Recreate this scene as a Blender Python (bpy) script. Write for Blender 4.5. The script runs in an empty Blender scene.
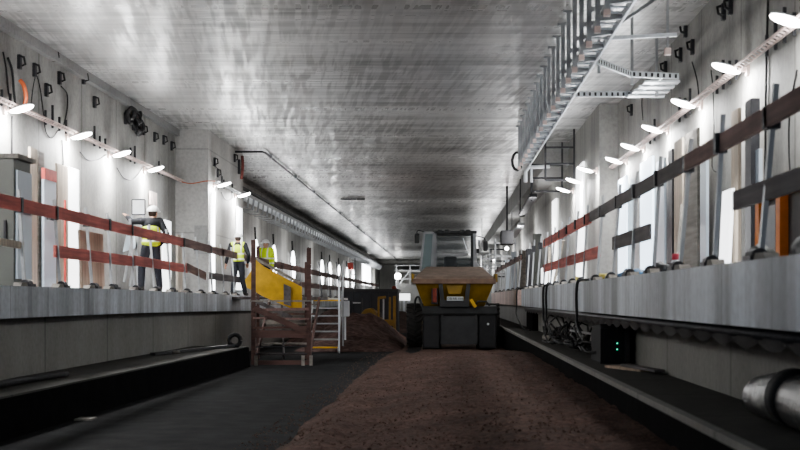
import bpy, bmesh, math, random
from mathutils import Vector, Matrix
random.seed(7)
C = bpy.context.scene.collection
F = 1360.0; CX = 445.0; CY = 299.0; CZ = 1.45
def P(px, py, Y): return Vector(((px-CX)/F*Y, Y, CZ+(CY-py)/F*Y))

# ------------------------------------------------------------------ materials
def mk(name):
    m = bpy.data.materials.new(name); m.use_nodes = True
    nt = m.node_tree; b = nt.nodes['Principled BSDF']
    return m, nt, b
def col(c): return (c[0], c[1], c[2], 1.0)
def plain(name, c, rough=0.6, metal=0.0, var=0.15, scale=8.0, bump=0.0, spec=0.5):
    m, nt, b = mk(name)
    tc = nt.nodes.new('ShaderNodeTexCoord')
    n = nt.nodes.new('ShaderNodeTexNoise'); n.inputs['Scale'].default_value = scale; n.inputs['Detail'].default_value = 6
    r = nt.nodes.new('ShaderNodeValToRGB')
    r.color_ramp.elements[0].position = .3; r.color_ramp.elements[1].position = .7
    r.color_ramp.elements[0].color = col([x*(1-var) for x in c]); r.color_ramp.elements[1].color = col([min(1, x*(1+var)) for x in c])
    nt.links.new(tc.outputs['Object'], n.inputs['Vector']); nt.links.new(n.outputs['Fac'], r.inputs['Fac'])
    nt.links.new(r.outputs['Color'], b.inputs['Base Color'])
    b.inputs['Roughness'].default_value = rough; b.inputs['Metallic'].default_value = metal
    b.inputs['Specular IOR Level'].default_value = spec
    if bump:
        bp = nt.nodes.new('ShaderNodeBump'); bp.inputs['Strength'].default_value = bump; bp.inputs['Distance'].default_value = .02
        nt.links.new(n.outputs['Fac'], bp.inputs['Height']); nt.links.new(bp.outputs['Normal'], b.inputs['Normal'])
    return m
def emit(name, c, s):
    m, nt, b = mk(name)
    b.inputs['Base Color'].default_value = col(c); b.inputs['Emission Color'].default_value = col(c); b.inputs['Emission Strength'].default_value = s
    return m
def mth(nt, op, a, b=None, c=None):
    n = nt.nodes.new('ShaderNodeMath'); n.operation = op
    for i, v in enumerate((a, b, c)):
        if v is None: continue
        if isinstance(v, (int, float)): n.inputs[i].default_value = v
        else: nt.links.new(v, n.inputs[i])
    return n.outputs[0]
def ramp(nt, fac, p0, c0, p1, c1):
    r = nt.nodes.new('ShaderNodeValToRGB'); e = r.color_ramp.elements
    e[0].position = p0; e[1].position = p1
    e[0].color = (c0,)*3+(1,) if isinstance(c0, (int, float)) else col(c0)
    e[1].color = (c1,)*3+(1,) if isinstance(c1, (int, float)) else col(c1)
    nt.links.new(fac, r.inputs['Fac']); return r.outputs['Color']
def noise(nt, vec, sc, detail=5, rot=None, scale=None, rough=.55):
    mp = nt.nodes.new('ShaderNodeMapping')
    if scale: mp.inputs['Scale'].default_value = scale
    if rot:
        m0 = nt.nodes.new('ShaderNodeMapping'); m0.inputs['Rotation'].default_value = rot
        nt.links.new(vec, m0.inputs['Vector']); vec = m0.outputs[0]
    nt.links.new(vec, mp.inputs['Vector'])
    n = nt.nodes.new('ShaderNodeTexNoise'); n.inputs['Scale'].default_value = sc; n.inputs['Detail'].default_value = detail; n.inputs['Roughness'].default_value = rough
    nt.links.new(mp.outputs[0], n.inputs['Vector']); return n.outputs['Fac']
def mul(nt, a, b, fac=1.0, mode='MULTIPLY'):
    m = nt.nodes.new('ShaderNodeMix'); m.data_type = 'RGBA'; m.blend_type = mode; m.inputs[0].default_value = fac
    for i, v in ((6, a), (7, b)):
        if isinstance(v, tuple): m.inputs[i].default_value = v
        else: nt.links.new(v, m.inputs[i])
    return m.outputs[2]
def concrete(name, c, streak=.3, seam=2.6, horiz=None, rough=.6, axis='Y', bands=0.0, fine=.2):
    m, nt, b = mk(name)
    g = nt.nodes.new('ShaderNodeNewGeometry'); pos = g.outputs['Position']
    s = nt.nodes.new('ShaderNodeSeparateXYZ'); nt.links.new(pos, s.inputs[0])
    base = ramp(nt, noise(nt, pos, .7, 6), .3, [x*.82 for x in c], .72, [min(1, x*1.12) for x in c])
    st = ramp(nt, noise(nt, pos, 1.0, 8, scale=(1.3, 1.3, .16), rough=.6), .36, 1-streak, .60, 1.0)
    out = mul(nt, base, st)
    fn = ramp(nt, noise(nt, pos, 14, 6), .3, 1-fine, .6, 1.0)
    out = mul(nt, out, fn)
    if bands:   # panel to panel tone differences
        u = mth(nt, 'FLOOR', mth(nt, 'DIVIDE', s.outputs[axis], bands))
        w = nt.nodes.new('ShaderNodeTexWhiteNoise'); w.noise_dimensions = '1D'; nt.links.new(u, w.inputs['W'])
        out = mul(nt, out, ramp(nt, w.outputs['Value'], 0, .72, 1, 1.0))
    if seam:
        f = mth(nt, 'FRACT', mth(nt, 'DIVIDE', s.outputs[axis], seam))
        d = mth(nt, 'ABSOLUTE', mth(nt, 'SUBTRACT', f, .5))
        out = mul(nt, out, ramp(nt, d, .006, .55, .012, 1.0))
    if horiz:
        f = mth(nt, 'FRACT', mth(nt, 'DIVIDE', s.outputs['Z'], horiz))
        d = mth(nt, 'ABSOLUTE', mth(nt, 'SUBTRACT', f, .5))
        out = mul(nt, out, ramp(nt, d, .006, .7, .012, 1.0))
    nt.links.new(out, b.inputs['Base Color'])
    b.inputs['Roughness'].default_value = rough
    if rough > .8: b.inputs['Specular IOR Level'].default_value = .15
    bp = nt.nodes.new('ShaderNodeBump'); bp.inputs['Strength'].default_value = .25; bp.inputs['Distance'].default_value = .01
    nt.links.new(noise(nt, pos, 9, 6), bp.inputs['Height']); nt.links.new(bp.outputs[0], b.inputs['Normal'])
    return m
def ceiling_mat():
    m, nt, b = mk('ceiling concrete')
    g = nt.nodes.new('ShaderNodeNewGeometry'); pos = g.outputs['Position']
    s = nt.nodes.new('ShaderNodeSeparateXYZ'); nt.links.new(pos, s.inputs[0])
    base = ramp(nt, noise(nt, pos, .35, 6, scale=(.3, 1, 1)), .3, (.58, .575, .56), .7, (.80, .79, .77))
    lines = noise(nt, pos, 1.0, 6, scale=(.04, 1.1, 1), rough=.7)
    fine = noise(nt, pos, 1.0, 4, scale=(.5, 9.0, 1), rough=.6)
    hatch = noise(nt, pos, 1.0, 2, rot=(0, 0, math.radians(-7)), scale=(11, .6, 1), rough=.5)
    hatch2 = noise(nt, pos, 1.0, 2, scale=(1.0, 5.5, 1), rough=.5)
    patch = ramp(nt, noise(nt, pos, .25, 4), .36, .15, .56, 1)
    out = mul(nt, base, ramp(nt, lines, .40, .60, .56, 1.0))
    h = mul(nt, ramp(nt, hatch, .42, .60, .56, 1.0), ramp(nt, hatch2, .42, .60, .54, 1.0))
    mm = nt.nodes.new('ShaderNodeMix'); mm.data_type = 'RGBA'
    nt.links.new(patch, mm.inputs[0]); mm.inputs[6].default_value = (.92, .92, .92, 1); nt.links.new(h, mm.inputs[7])
    out = mul(nt, out, mm.outputs[2], .9)
    f = mth(nt, 'FRACT', mth(nt, 'DIVIDE', s.outputs['Y'], 2.5))
    d = mth(nt, 'ABSOLUTE', mth(nt, 'SUBTRACT', f, .5))
    out = mul(nt, out, ramp(nt, d, .006, .6, .012, 1.0))
    nt.links.new(out, b.inputs['Base Color'])
    rr = mul(nt, ramp(nt, lines, .3, .52, .65, .34), ramp(nt, hatch, .42, 1.0, .54, .72))
    nt.links.new(rr, b.inputs['Roughness'])
    b.inputs['Specular IOR Level'].default_value = .85
    bp = nt.nodes.new('ShaderNodeBump'); bp.inputs['Strength'].default_value = .5; bp.inputs['Distance'].default_value = .003
    nt.links.new(fine, bp.inputs['Height']); nt.links.new(bp.outputs[0], b.inputs['Normal'])
    return m
def gravel_mat(name, c0, c1, sc=14):
    m, nt, b = mk(name)
    g = nt.nodes.new('ShaderNodeNewGeometry'); pos = g.outputs['Position']
    v = nt.nodes.new('ShaderNodeTexVoronoi'); v.inputs['Scale'].default_value = sc; nt.links.new(pos, v.inputs['Vector'])
    n = noise(nt, pos, 1.1, 6)
    sep = nt.nodes.new('ShaderNodeSeparateColor'); nt.links.new(v.outputs['Color'], sep.inputs[0])
    c = ramp(nt, sep.outputs[0], .1, c0, .95, c1)
    c = mul(nt, c, ramp(nt, n, .3, .6, .7, 1.05))
    nt.links.new(c, b.inputs['Base Color']); b.inputs['Roughness'].default_value = .9
    b.inputs['Specular IOR Level'].default_value = .1
    bp = nt.nodes.new('ShaderNodeBump'); bp.inputs['Strength'].default_value = .6; bp.inputs['Distance'].default_value = .02
    nt.links.new(v.outputs['Distance'], bp.inputs['Height']); nt.links.new(bp.outputs[0], b.inputs['Normal'])
    return m
def lane_mat():
    m, nt, b = mk('lane asphalt')
    g = nt.nodes.new('ShaderNodeNewGeometry'); pos = g.outputs['Position']
    base = ramp(nt, noise(nt, pos, .5, 6, scale=(1.5, .5, 1)), .3, (.005, .0055, .006), .7, (.011, .0118, .0128))
    dirt = ramp(nt, noise(nt, pos, .7, 5, rot=(0, 0, -.25), scale=(1.6, .16, 1)), .60, 0, .74, .5)
    mm = nt.nodes.new('ShaderNodeMix'); mm.data_type = 'RGBA'; nt.links.new(dirt, mm.inputs[0]); nt.links.new(base, mm.inputs[6]); mm.inputs[7].default_value = (.022, .017, .014, 1)
    nt.links.new(mm.outputs[2], b.inputs['Base Color'])
    nt.links.new(ramp(nt, noise(nt, pos, 3, 5), .3, .8, .7, .95), b.inputs['Roughness']); b.inputs['Specular IOR Level'].default_value = .12
    bp = nt.nodes.new('ShaderNodeBump'); bp.inputs['Strength'].default_value = .4; bp.inputs['Distance'].default_value = .01
    nt.links.new(noise(nt, pos, 30, 4), bp.inputs['Height']); nt.links.new(bp.outputs[0], b.inputs['Normal'])
    return m
def wood(name, c, axis=1):
    m, nt, b = mk(name)
    g = nt.nodes.new('ShaderNodeNewGeometry'); pos = g.outputs['Position']
    sc = [14, 14, 14]; sc[axis] = .7
    n = noise(nt, pos, 1.0, 6, scale=tuple(sc))
    n2 = noise(nt, pos, 1.3, 4)
    out = mul(nt, ramp(nt, n, .3, [x*.62 for x in c], .7, [min(1, x*1.2) for x in c]), ramp(nt, n2, .3, .7, .65, 1.0))
    nt.links.new(out, b.inputs['Base Color']); b.inputs['Roughness'].default_value = .75
    return m
def vest_mat(c):
    m, nt, b = mk('high visibility cloth')
    tc = nt.nodes.new('ShaderNodeTexCoord'); s = nt.nodes.new('ShaderNodeSeparateXYZ'); nt.links.new(tc.outputs['Object'], s.inputs[0])
    z = s.outputs['Z']
    a = mth(nt, 'LESS_THAN', mth(nt, 'ABSOLUTE', mth(nt, 'SUBTRACT', z, 1.02)), .02)
    a2 = mth(nt, 'LESS_THAN', mth(nt, 'ABSOLUTE', mth(nt, 'SUBTRACT', z, 1.17)), .02)
    x = mth(nt, 'ABSOLUTE', s.outputs['X'])
    a3 = mth(nt, 'MULTIPLY', mth(nt, 'LESS_THAN', mth(nt, 'ABSOLUTE', mth(nt, 'SUBTRACT', x, .10)), .018), mth(nt, 'GREATER_THAN', z, 1.17))
    t = mth(nt, 'MAXIMUM', mth(nt, 'MAXIMUM', a, a2), a3)
    mm = nt.nodes.new('ShaderNodeMix'); mm.data_type = 'RGBA'; nt.links.new(t, mm.inputs[0]); mm.inputs[6].default_value = col(c); mm.inputs[7].default_value = (.75, .78, .74, 1)
    nt.links.new(mm.outputs[2], b.inputs['Base Color']); b.inputs['Roughness'].default_value = .7
    return m
def foil_mat():
    m, nt, b = mk('foil wrap')
    tc = nt.nodes.new('ShaderNodeTexCoord')
    n = noise(nt, tc.outputs['Object'], 9, 6, scale=(1, 2.5, 1))
    b.inputs['Base Color'].default_value = (.5, .5, .5, 1); b.inputs['Metallic'].default_value = .95; b.inputs['Roughness'].default_value = .3
    bp = nt.nodes.new('ShaderNodeBump'); bp.inputs['Strength'].default_value = 1.0; bp.inputs['Distance'].default_value = .05
    nt.links.new(n, bp.inputs['Height']); nt.links.new(bp.outputs[0], b.inputs['Normal'])
    return m
def glass_mat(name='cab glass', c=(.10, .12, .12), mix=.13):
    m, nt, b = mk(name)
    b.inputs['Base Color'].default_value = col(c); b.inputs['Roughness'].default_value = .05
    b.inputs['Alpha'].default_value = mix; b.inputs['Specular IOR Level'].default_value = .8
    return m

M = {}
M['wall'] = concrete('wall concrete', (.42, .415, .39), streak=.30, seam=2.6, rough=.65)
M['column'] = concrete('column concrete', (.50, .49, .47), streak=.18, seam=0, horiz=2.05, rough=.6)
M['ledge'] = concrete('ledge concrete', (.74, .80, .86), streak=.62, seam=1.55, rough=.5, bands=1.55)
M['ledge_top'] = concrete('ledge top concrete', (.34, .34, .33), streak=.1, seam=0)
M['low_wall'] = concrete('lower wall concrete', (.24, .235, .215), streak=.15, seam=3.4)
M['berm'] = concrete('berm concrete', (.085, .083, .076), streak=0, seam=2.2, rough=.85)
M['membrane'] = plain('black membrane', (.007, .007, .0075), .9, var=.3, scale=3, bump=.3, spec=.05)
M['ceiling'] = ceiling_mat()
M['gravel'] = gravel_mat('red brown gravel', (.060, .036, .029), (.125, .080, .066), 22)
M['stone'] = plain('loose stone', (.13, .088, .073), .9, 0, .3, 40, 0, .1); M['heap'] = gravel_mat('dark red heap gravel', (.06, .036, .032), (.13, .085, .075), 9)
M['lane'] = lane_mat()
M['red'] = wood('red painted timber', (.66, .20, .17)); M['dull'] = wood('dull brown timber', (.26, .165, .145))
M['greywood'] = wood('weathered timber', (.30, .28, .25)); M['grey_board'] = wood('grey painted timber', (.16, .145, .145))
M['old_red'] = wood('worn red timber', (.24, .07, .06), 0); M['dark_timber'] = wood('dark red brown timber', (.12, .065, .055), 0); M['dull_yellow'] = plain('dull yellow machine paint', (.17, .10, .012), .6, 0, .3, 3); M['beige'] = wood('pale upright timber', (.56, .48, .39), 2); M['ply'] = wood('brown plywood', (.42, .32, .24), 2)
M['steel'] = plain('galvanized steel', (.40, .41, .42), .42, .7, .15, 6); M['zinc'] = plain('bright zinc', (.82, .86, .90), .35, .4, .12, 8)
M['dark_steel'] = plain('dark steel', (.045, .045, .05), .5, .4, .2); M['rubber'] = plain('black rubber', (.018, .018, .02), .75, 0, .2, 6)
M['cable'] = plain('black cable sheath', (.016, .016, .017), .55); M['orange'] = plain('orange hose', (.52, .13, .05), .5)
M['white'] = plain('white paint', (.78, .80, .82), .45, 0, .05); M['lamp_on'] = emit('lit lamp lens', (1, .99, .97), 22)
M['strip_on'] = emit('lit strip', (.96, .98, 1.0), 6.0); M['white_glow'] = emit('white boards with painted glow', (.96, .98, 1.0), 2.2)  # second material: emission puts a bright glow into white sheets and planks
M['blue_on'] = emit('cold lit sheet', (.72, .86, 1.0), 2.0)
M['bluewhite'] = plain('pale blue sheet', (.55, .63, .70), .35, 0, .06, 2); M['cabinet'] = plain('grey green cabinet', (.13, .135, .12), .5, 0, .12, 3)
M['signred'] = plain('red sign paint', (.6, .09, .07), .5); M['pinkish'] = plain('warm white coated tray', (.72, .58, .54), .5, 0, .25, 5)
M['yellow'] = plain('yellow machine paint', (.25, .15, .01), .5, 0, .22, 4); M['panel_yellow'] = plain('yellow formwork sheet', (.60, .36, .03), .6, 0, .2, 5)
M['tan'] = plain('dusty tan load', (.23, .175, .14), .9, 0, .2, 5, .4); M['tan_dark'] = plain('dusty rim', (.20, .135, .10), .85, 0, .25, 5)
M['machine_grey'] = plain('machine grey', (.30, .31, .32), .5, .2, .12, 5); M['machine_black'] = plain('machine black', (.030, .031, .033), .55, 0, .25, 4)
M['tyre'] = plain('tyre rubber', (.034, .032, .031), .85, 0, .3, 7, .4); M['glass'] = glass_mat()
M['mirror'] = plain('mirror glass', (.7, .7, .72), .08, .9, .02); M['plate'] = plain('number plate', (.55, .58, .58), .5, 0, .05)
M['ink'] = plain('black lettering', (.01, .01, .01), .6); M['container'] = plain('blue black container', (.014, .016, .022), .5, 0, .3, 2)
M['letter'] = plain('pale lettering', (.35, .35, .36), .6); M['tail_red'] = plain('red tail lamp', (.20, .03, .012), .3)
M['skin'] = plain('skin', (.52, .30, .21), .6, 0, .06); M['vest'] = vest_mat((.66, .86, .04)); M['jacket'] = plain('dark work jacket', (.015, .016, .02), .8)
M['trousers'] = plain('dark work trousers', (.022, .024, .032), .85); M['helmet'] = plain('white helmet shell', (.85, .85, .85), .3, 0, .03)
M['hair'] = plain('brown hair', (.06, .04, .03), .9); M['boot'] = plain('black boot leather', (.02, .017, .015), .6)
M['cabinet_orange'] = plain('orange frame paint', (.75, .22, .03), .5, 0, .1); M['foil'] = foil_mat()
M['green_led'] = emit('green indicator', (.1, 1, .6), 1.3); M['pink'] = plain('pink red cap', (.75, .10, .14), .4)
M['yellow_foam'] = plain('yellow foam', (.42, .36, .10), .8, 0, .2, 10); M['blue'] = plain('blue sheet', (.05, .14, .26), .6)
M['far_warm_lit'] = concrete('far ledge concrete with warm light tint', (.85, .66, .60), streak=.25, seam=1.8)  # pink tint paints warm light into the far right ledge

# ------------------------------------------------------------------ builders
def wloc(o):
    v = Vector((0, 0, 0))
    while o: v += o.location; o = o.parent
    return v
def tag(o, label=None, cat=None, group=None, kind=None):
    if label: o['label'] = label
    if cat: o['category'] = cat
    if group: o['group'] = group
    if kind: o['kind'] = kind
    return o
def thing(name, label, cat, loc, group=None):
    o = bpy.data.objects.new(name, None); o.empty_display_size = .1; C.objects.link(o); o.location = loc
    return tag(o, label, cat, group)
class MB:
    def __init__(s): s.b = bmesh.new()
    def box(s, x0, x1, y0, y1, z0, z1, rot=None, bev=0):
        c = Vector(((x0+x1)/2, (y0+y1)/2, (z0+z1)/2))
        m = Matrix.Translation(c)
        if rot is not None: m = m @ rot
        m = m @ Matrix.Diagonal((abs(x1-x0), abs(y1-y0), abs(z1-z0), 1))
        r = bmesh.ops.create_cube(s.b, size=1, matrix=m)
        if bev:
            es = list({e for v in r['verts'] for e in v.link_edges})
            bmesh.ops.bevel(s.b, geom=es, offset=bev, segments=2, affect='EDGES', profile=.6)
        return s
    def bar(s, p, q, w, h=None, up=Vector((0, 0, 1))):
        """rectangular bar from p to q; w sideways, h along up"""
        p = Vector(p); q = Vector(q); h = h or w
        d = (q-p); L = d.length; d.normalize()
        if abs(d.dot(up)) > .98: up = Vector((0, 1, 0))
        sx = d.cross(up).normalized(); u = sx.cross(d).normalized()
        m = Matrix((( sx.x, d.x, u.x, 0), (sx.y, d.y, u.y, 0), (sx.z, d.z, u.z, 0), (0, 0, 0, 1)))
        m = Matrix.Translation((p+q)/2) @ m @ Matrix.Diagonal((w, L, h, 1))
        bmesh.ops.create_cube(s.b, size=1, matrix=m); return s
    def tube(s, pts, r, n=8, cap=True):
        pts = [Vector(p) for p in pts]; rs = r if isinstance(r, (list, tuple)) else [r]*len(pts)
        rings = []; prev = None
        for i, p in enumerate(pts):
            d = (pts[min(i+1, len(pts)-1)]-pts[max(i-1, 0)]).normalized()
            if prev is None:
                a = Vector((0, 0, 1)) if abs(d.z) < .9 else Vector((0, 1, 0)); u = d.cross(a).normalized()
            else: u = (prev-d*prev.dot(d)).normalized()
            prev = u; w = d.cross(u)
            rings.append([s.b.verts.new(p+(u*math.cos(2*math.pi*k/n)+w*math.sin(2*math.pi*k/n))*rs[i]) for k in range(n)])
        for a, b in zip(rings, rings[1:]):
            for k in range(n): s.b.faces.new((a[k], a[(k+1) % n], b[(k+1) % n], b[k]))
        if cap: s.b.faces.new(rings[0][::-1]); s.b.faces.new(rings[-1])
        return s
    def ell(s, c, rx, ry, rz, rot=None, seg=16):
        m = Matrix.Translation(c)
        if rot is not None: m = m @ rot
        bmesh.ops.create_uvsphere(s.b, u_segments=seg, v_segments=max(6, seg//2), radius=1, matrix=m @ Matrix.Diagonal((rx, ry, rz, 1))); return s
    def cap(s, p, rp, q, rq, n=12):
        p = Vector(p); q = Vector(q)
        s.tube([p, q], [rp, rq], n); s.ell(p, rp, rp, rp, seg=n); s.ell(q, rq, rq, rq, seg=n); return s
    def prism(s, poly, axis, a0, a1):
        """poly of 2-D points extruded along axis x/y/z"""
        def mkp(p, a):
            return {'x': (a, p[0], p[1]), 'y': (p[0], a, p[1]), 'z': (p[0], p[1], a)}[axis]
        A = [s.b.verts.new(mkp(p, a0)) for p in poly]; B = [s.b.verts.new(mkp(p, a1)) for p in poly]
        n = len(poly)
        s.b.faces.new(A); s.b.faces.new(B[::-1])
        for k in range(n): s.b.faces.new((A[k], B[k], B[(k+1) % n], A[(k+1) % n]))
        return s
    def hexa(s, pts):
        v = [s.b.verts.new(p) for p in pts]
        for f in ((0, 1, 2, 3), (4, 7, 6, 5), (0, 4, 5, 1), (1, 5, 6, 2), (2, 6, 7, 3), (3, 7, 4, 0)): s.b.faces.new([v[i] for i in f])
        return s
    def lathe(s, prof, c, axis='x', n=28):
        rings = []
        for a, r in prof:
            ring = []
            for k in range(n):
                t = 2*math.pi*k/n; u, w = r*math.cos(t), r*math.sin(t)
                off = {'x': (a, u, w), 'y': (u, a, w), 'z': (u, w, a)}[axis]
                ring.append(s.b.verts.new(Vector(c)+Vector(off)))
            rings.append(ring)
        for a, b in zip(rings, rings[1:]):
            for k in range(n): s.b.faces.new((a[k], a[(k+1) % n], b[(k+1) % n], b[k]))
        s.b.faces.new(rings[0][::-1]); s.b.faces.new(rings[-1]); return s
    def build(s, name, mat, parent=None, loc=None, smooth=False, bev=0):
        bmesh.ops.recalc_face_normals(s.b, faces=s.b.faces)
        o = bpy.data.objects.new(name, bpy.data.meshes.new(name)); C.objects.link(o)
        if parent: o.parent = parent; off = wloc(parent)
        else:
            off = Vector(loc) if loc is not None else Vector((0, 0, 0)); o.location = off
        bmesh.ops.translate(s.b, verts=s.b.verts, vec=-off)
        s.b.to_mesh(o.data); s.b.free()
        o.data.materials.append(M[mat] if isinstance(mat, str) else mat)
        if smooth:
            for p in o.data.polygons: p.use_smooth = True
        if bev:
            md = o.modifiers.new('bevel', 'BEVEL'); md.width = bev; md.segments = 2; md.limit_method = 'ANGLE'
        return o
def struct(name, mb, mat, **k): return tag(mb.build(name, mat, **k), kind='structure')
def copy_tree(o, parent=None):
    c = o.copy(); C.objects.link(c); c.parent = parent
    for ch in list(o.children): copy_tree(ch, c)
    return c
def remesh(o, vox, smooth=4):
    md = o.modifiers.new('r', 'REMESH'); md.mode = 'VOXEL'; md.voxel_size = vox; md.use_smooth_shade = True
    if smooth: sm = o.modifiers.new('s', 'SMOOTH'); sm.factor = .5; sm.iterations = smooth
    dg = bpy.context.evaluated_depsgraph_get(); me = bpy.data.meshes.new_from_object(o.evaluated_get(dg))
    me.name = o.name; o.modifiers.clear(); o.data = me
    for p in me.polygons: p.use_smooth = True
    return o
def catmull(pts, n=6):
    pts = [Vector(p) for p in pts]; q = [pts[0]]+pts+[pts[-1]]; out = []
    for i in range(1, len(q)-2):
        a, b, c, d = q[i-1:i+3]
        for k in range(n):
            t = k/n
            out.append(.5*((2*b)+(c-a)*t+(2*a-5*b+4*c-d)*t*t+(3*b-a-3*c+d)*t**3))
    out.append(pts[-1]); return out
def cable(pts, r, label, mat='cable', name='cable', group=None, cat='cable', n=7):
    o = MB().tube(catmull(pts, n), r, 6).build(name, mat, loc=Vector(pts[0]), smooth=True)
    return tag(o, label, cat, group)

# ------------------------------------------------------------------ the setting
H = 5.6
XL, XR = -6.6, 3.68           # near walls
EL, ER = -5.2, 2.05           # ledge edges
ZPT = [(4, 1.615), (22, 1.605), (29, 1.575), (37, 1.52), (60, 1.50), (160, 1.50)]
def ZL(Y):
    for (a, za), (b, zb) in zip(ZPT, ZPT[1:]):
        if Y <= b: return za+(zb-za)*(Y-a)/(b-a)
    return ZPT[-1][1]
ZR = 1.71
struct('ceiling', MB().box(-7.6, 4.3, 3, 230, H, H+.4), 'ceiling')
struct('floor', MB().box(-7.6, 4.3, 3, 230, -.3, 0), 'lane')
struct('wall_left', MB().box(-7.6, XL, 3, 33.3, 0, H), 'wall')
struct('wall_left_far', MB().box(-7.6, -7.2, 33.3, 150, 0, H), 'wall')
struct('wall_right', MB().box(XR, 4.3, 3, 28.9, 0, H), 'wall')
struct('wall_right_pier', MB().box(3.28, 4.3, 28.9, 60, 0, H), 'wall')
struct('wall_right_far', MB().box(3.5, 4.3, 60, 230, 0, H), 'wall')
struct('wall_pier_left', MB().box(-7.2, -5.8, 33.3, 39.0, 0, H), 'column')
struct('wall_back', MB().box(-7.6, -5.3, 150, 151, 0, H), 'wall')
struct('wall_end', MB().box(-7.6, 4.3, 228, 229, 0, H), 'wall')
struct('wall_left_deep', MB().box(-7.6, -7.2, 151, 230, 0, H), 'wall')
# beam crossing under the ceiling where the low part of the roof starts
struct('trim_beam_far', MB().box(-7.2, 3.5, 146, 150, 5.25, H), 'wall')
# shallow recess cornice along the left wall
struct('trim_cornice_left', MB().box(XL, XL+.10, 3, 33.3, H-.16, H), 'ledge_top')
struct('trim_soffit_right', MB().box(2.65, 3.28, 36, 110, 4.95, H), 'ledge_top')
# ledges
b = MB()
for (a, za), (c, zc) in zip(ZPT, ZPT[1:]):
    b.hexa([(-7.2, a, za-.39), (-7.2, c, zc-.39), (EL, c, zc-.39), (EL, a, za-.39), (-7.2, a, za), (-7.2, c, zc), (EL, c, zc), (EL, a, za)])
struct('trim_ledge_left', b, 'ledge')
struct('trim_ledge_right', MB().box(ER, XR, 4, 36.5, ZR-.45, ZR), 'ledge')
struct('trim_ledge_right_far', MB().box(ER, 3.28, 39.2, 60, ZR-.45, ZR), 'far_warm_lit')
struct('trim_ledge_right_deep', MB().box(ER+.1, 3.5, 60, 150, ZR-.5, ZR-.08), 'ledge_top')
struct('wall_left_lower', MB().hexa([(-7.0, 4, 0), (-7.0, 60, 0), (-5.35, 60, 0), (-5.55, 4, 0), (-7.0, 4, 1.24), (-7.0, 60, 1.14), (-5.35, 60, 1.14), (-5.55, 4, 1.24)]), 'low_wall')
struct('wall_right_lower', MB().box(2.5, XR, 4, 150, 0, ZR-.45), 'low_wall')
# berm left with dark membrane face
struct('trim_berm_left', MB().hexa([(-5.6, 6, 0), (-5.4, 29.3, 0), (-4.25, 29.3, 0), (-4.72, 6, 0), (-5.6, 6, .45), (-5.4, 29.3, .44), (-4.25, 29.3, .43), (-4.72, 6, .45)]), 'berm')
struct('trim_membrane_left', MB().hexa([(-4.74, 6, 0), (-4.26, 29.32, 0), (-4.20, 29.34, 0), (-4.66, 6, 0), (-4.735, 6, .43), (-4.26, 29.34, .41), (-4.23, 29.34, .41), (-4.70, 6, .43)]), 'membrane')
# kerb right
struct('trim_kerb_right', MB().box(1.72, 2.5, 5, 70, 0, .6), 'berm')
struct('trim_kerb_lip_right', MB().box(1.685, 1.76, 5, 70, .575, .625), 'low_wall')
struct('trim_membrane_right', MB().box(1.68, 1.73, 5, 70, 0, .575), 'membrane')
# black block standing in the gap in the right ledge
struct('trim_gap_right', MB().box(2.35, 3.28, 36.5, 39.2, .6, 1.2), 'membrane')

# ------------------------------------------------------------------ ground
from mathutils import noise as mn
def gh(x, y):
    edge = min(max((x+1.80)/.75, 0), 1)
    edge = edge*edge*(3-2*edge)
    u = min(max((x+1.3)/2.9, 0), 1); h = .15*edge+.24*u*u*(3-2*u)
    h += edge*(.05*mn.noise(Vector((x*.9, y*.35, 0)))+.035*mn.noise(Vector((x*3, y*2.2, 3)))+.018*mn.noise(Vector((x*9, y*9, 5))))
    if y > 27: h *= max(.10, 1-(y-27)/12)          # tracks flatten towards the machine
    rut = math.exp(-((x+.9)/.22)**2)+math.exp(-((x-1.15)/.22)**2)
    return h-.035*edge*rut-.03*(1-edge)
b = MB(); nx, ny = 90, 330; grid = []
for j in range(ny+1):
    y = 6+(j/ny)**1.5*70; row = []
    for i in range(nx+1):
        wob = .10*mn.noise(Vector((y*.6, 0, 2)))
        x = -1.95+wob+(i/nx)*(3.64-wob); row.append(b.b.verts.new((x, y, gh(x-wob*(1-i/nx), y))))
    grid.append(row)
for j in range(ny):
    for i in range(nx): b.b.faces.new((grid[j][i], grid[j][i+1], grid[j+1][i+1], grid[j+1][i]))
tag(b.build('gravel_bed', 'gravel', smooth=True), 'reddish brown gravel roadbed running down the middle of the tunnel', 'gravel', kind='stuff')
# loose stones
b = MB()
for _ in range(5200):
    y = 10.5+random.random()**1.6*26; x = random.uniform(-1.75, 1.62)
    if random.random() < .10: x = random.uniform(-2.05, -1.7)
    r = random.uniform(.005, .013)
    z = max(gh(x, y), 0)
    R_ = Matrix.Rotation(random.random()*6, 4, 'Z') @ Matrix.Rotation(random.random()*3, 4, 'X')
    bmesh.ops.create_icosphere(b.b, subdivisions=1, radius=1, matrix=Matrix.Translation((x, y, z+r*.2)) @ R_ @ Matrix.Diagonal((r*1.3, r, r*.7, 1)))
tag(b.build('loose_stones', 'stone'), 'loose reddish stones scattered over the gravel roadbed', 'stones', kind='stuff')
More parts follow.
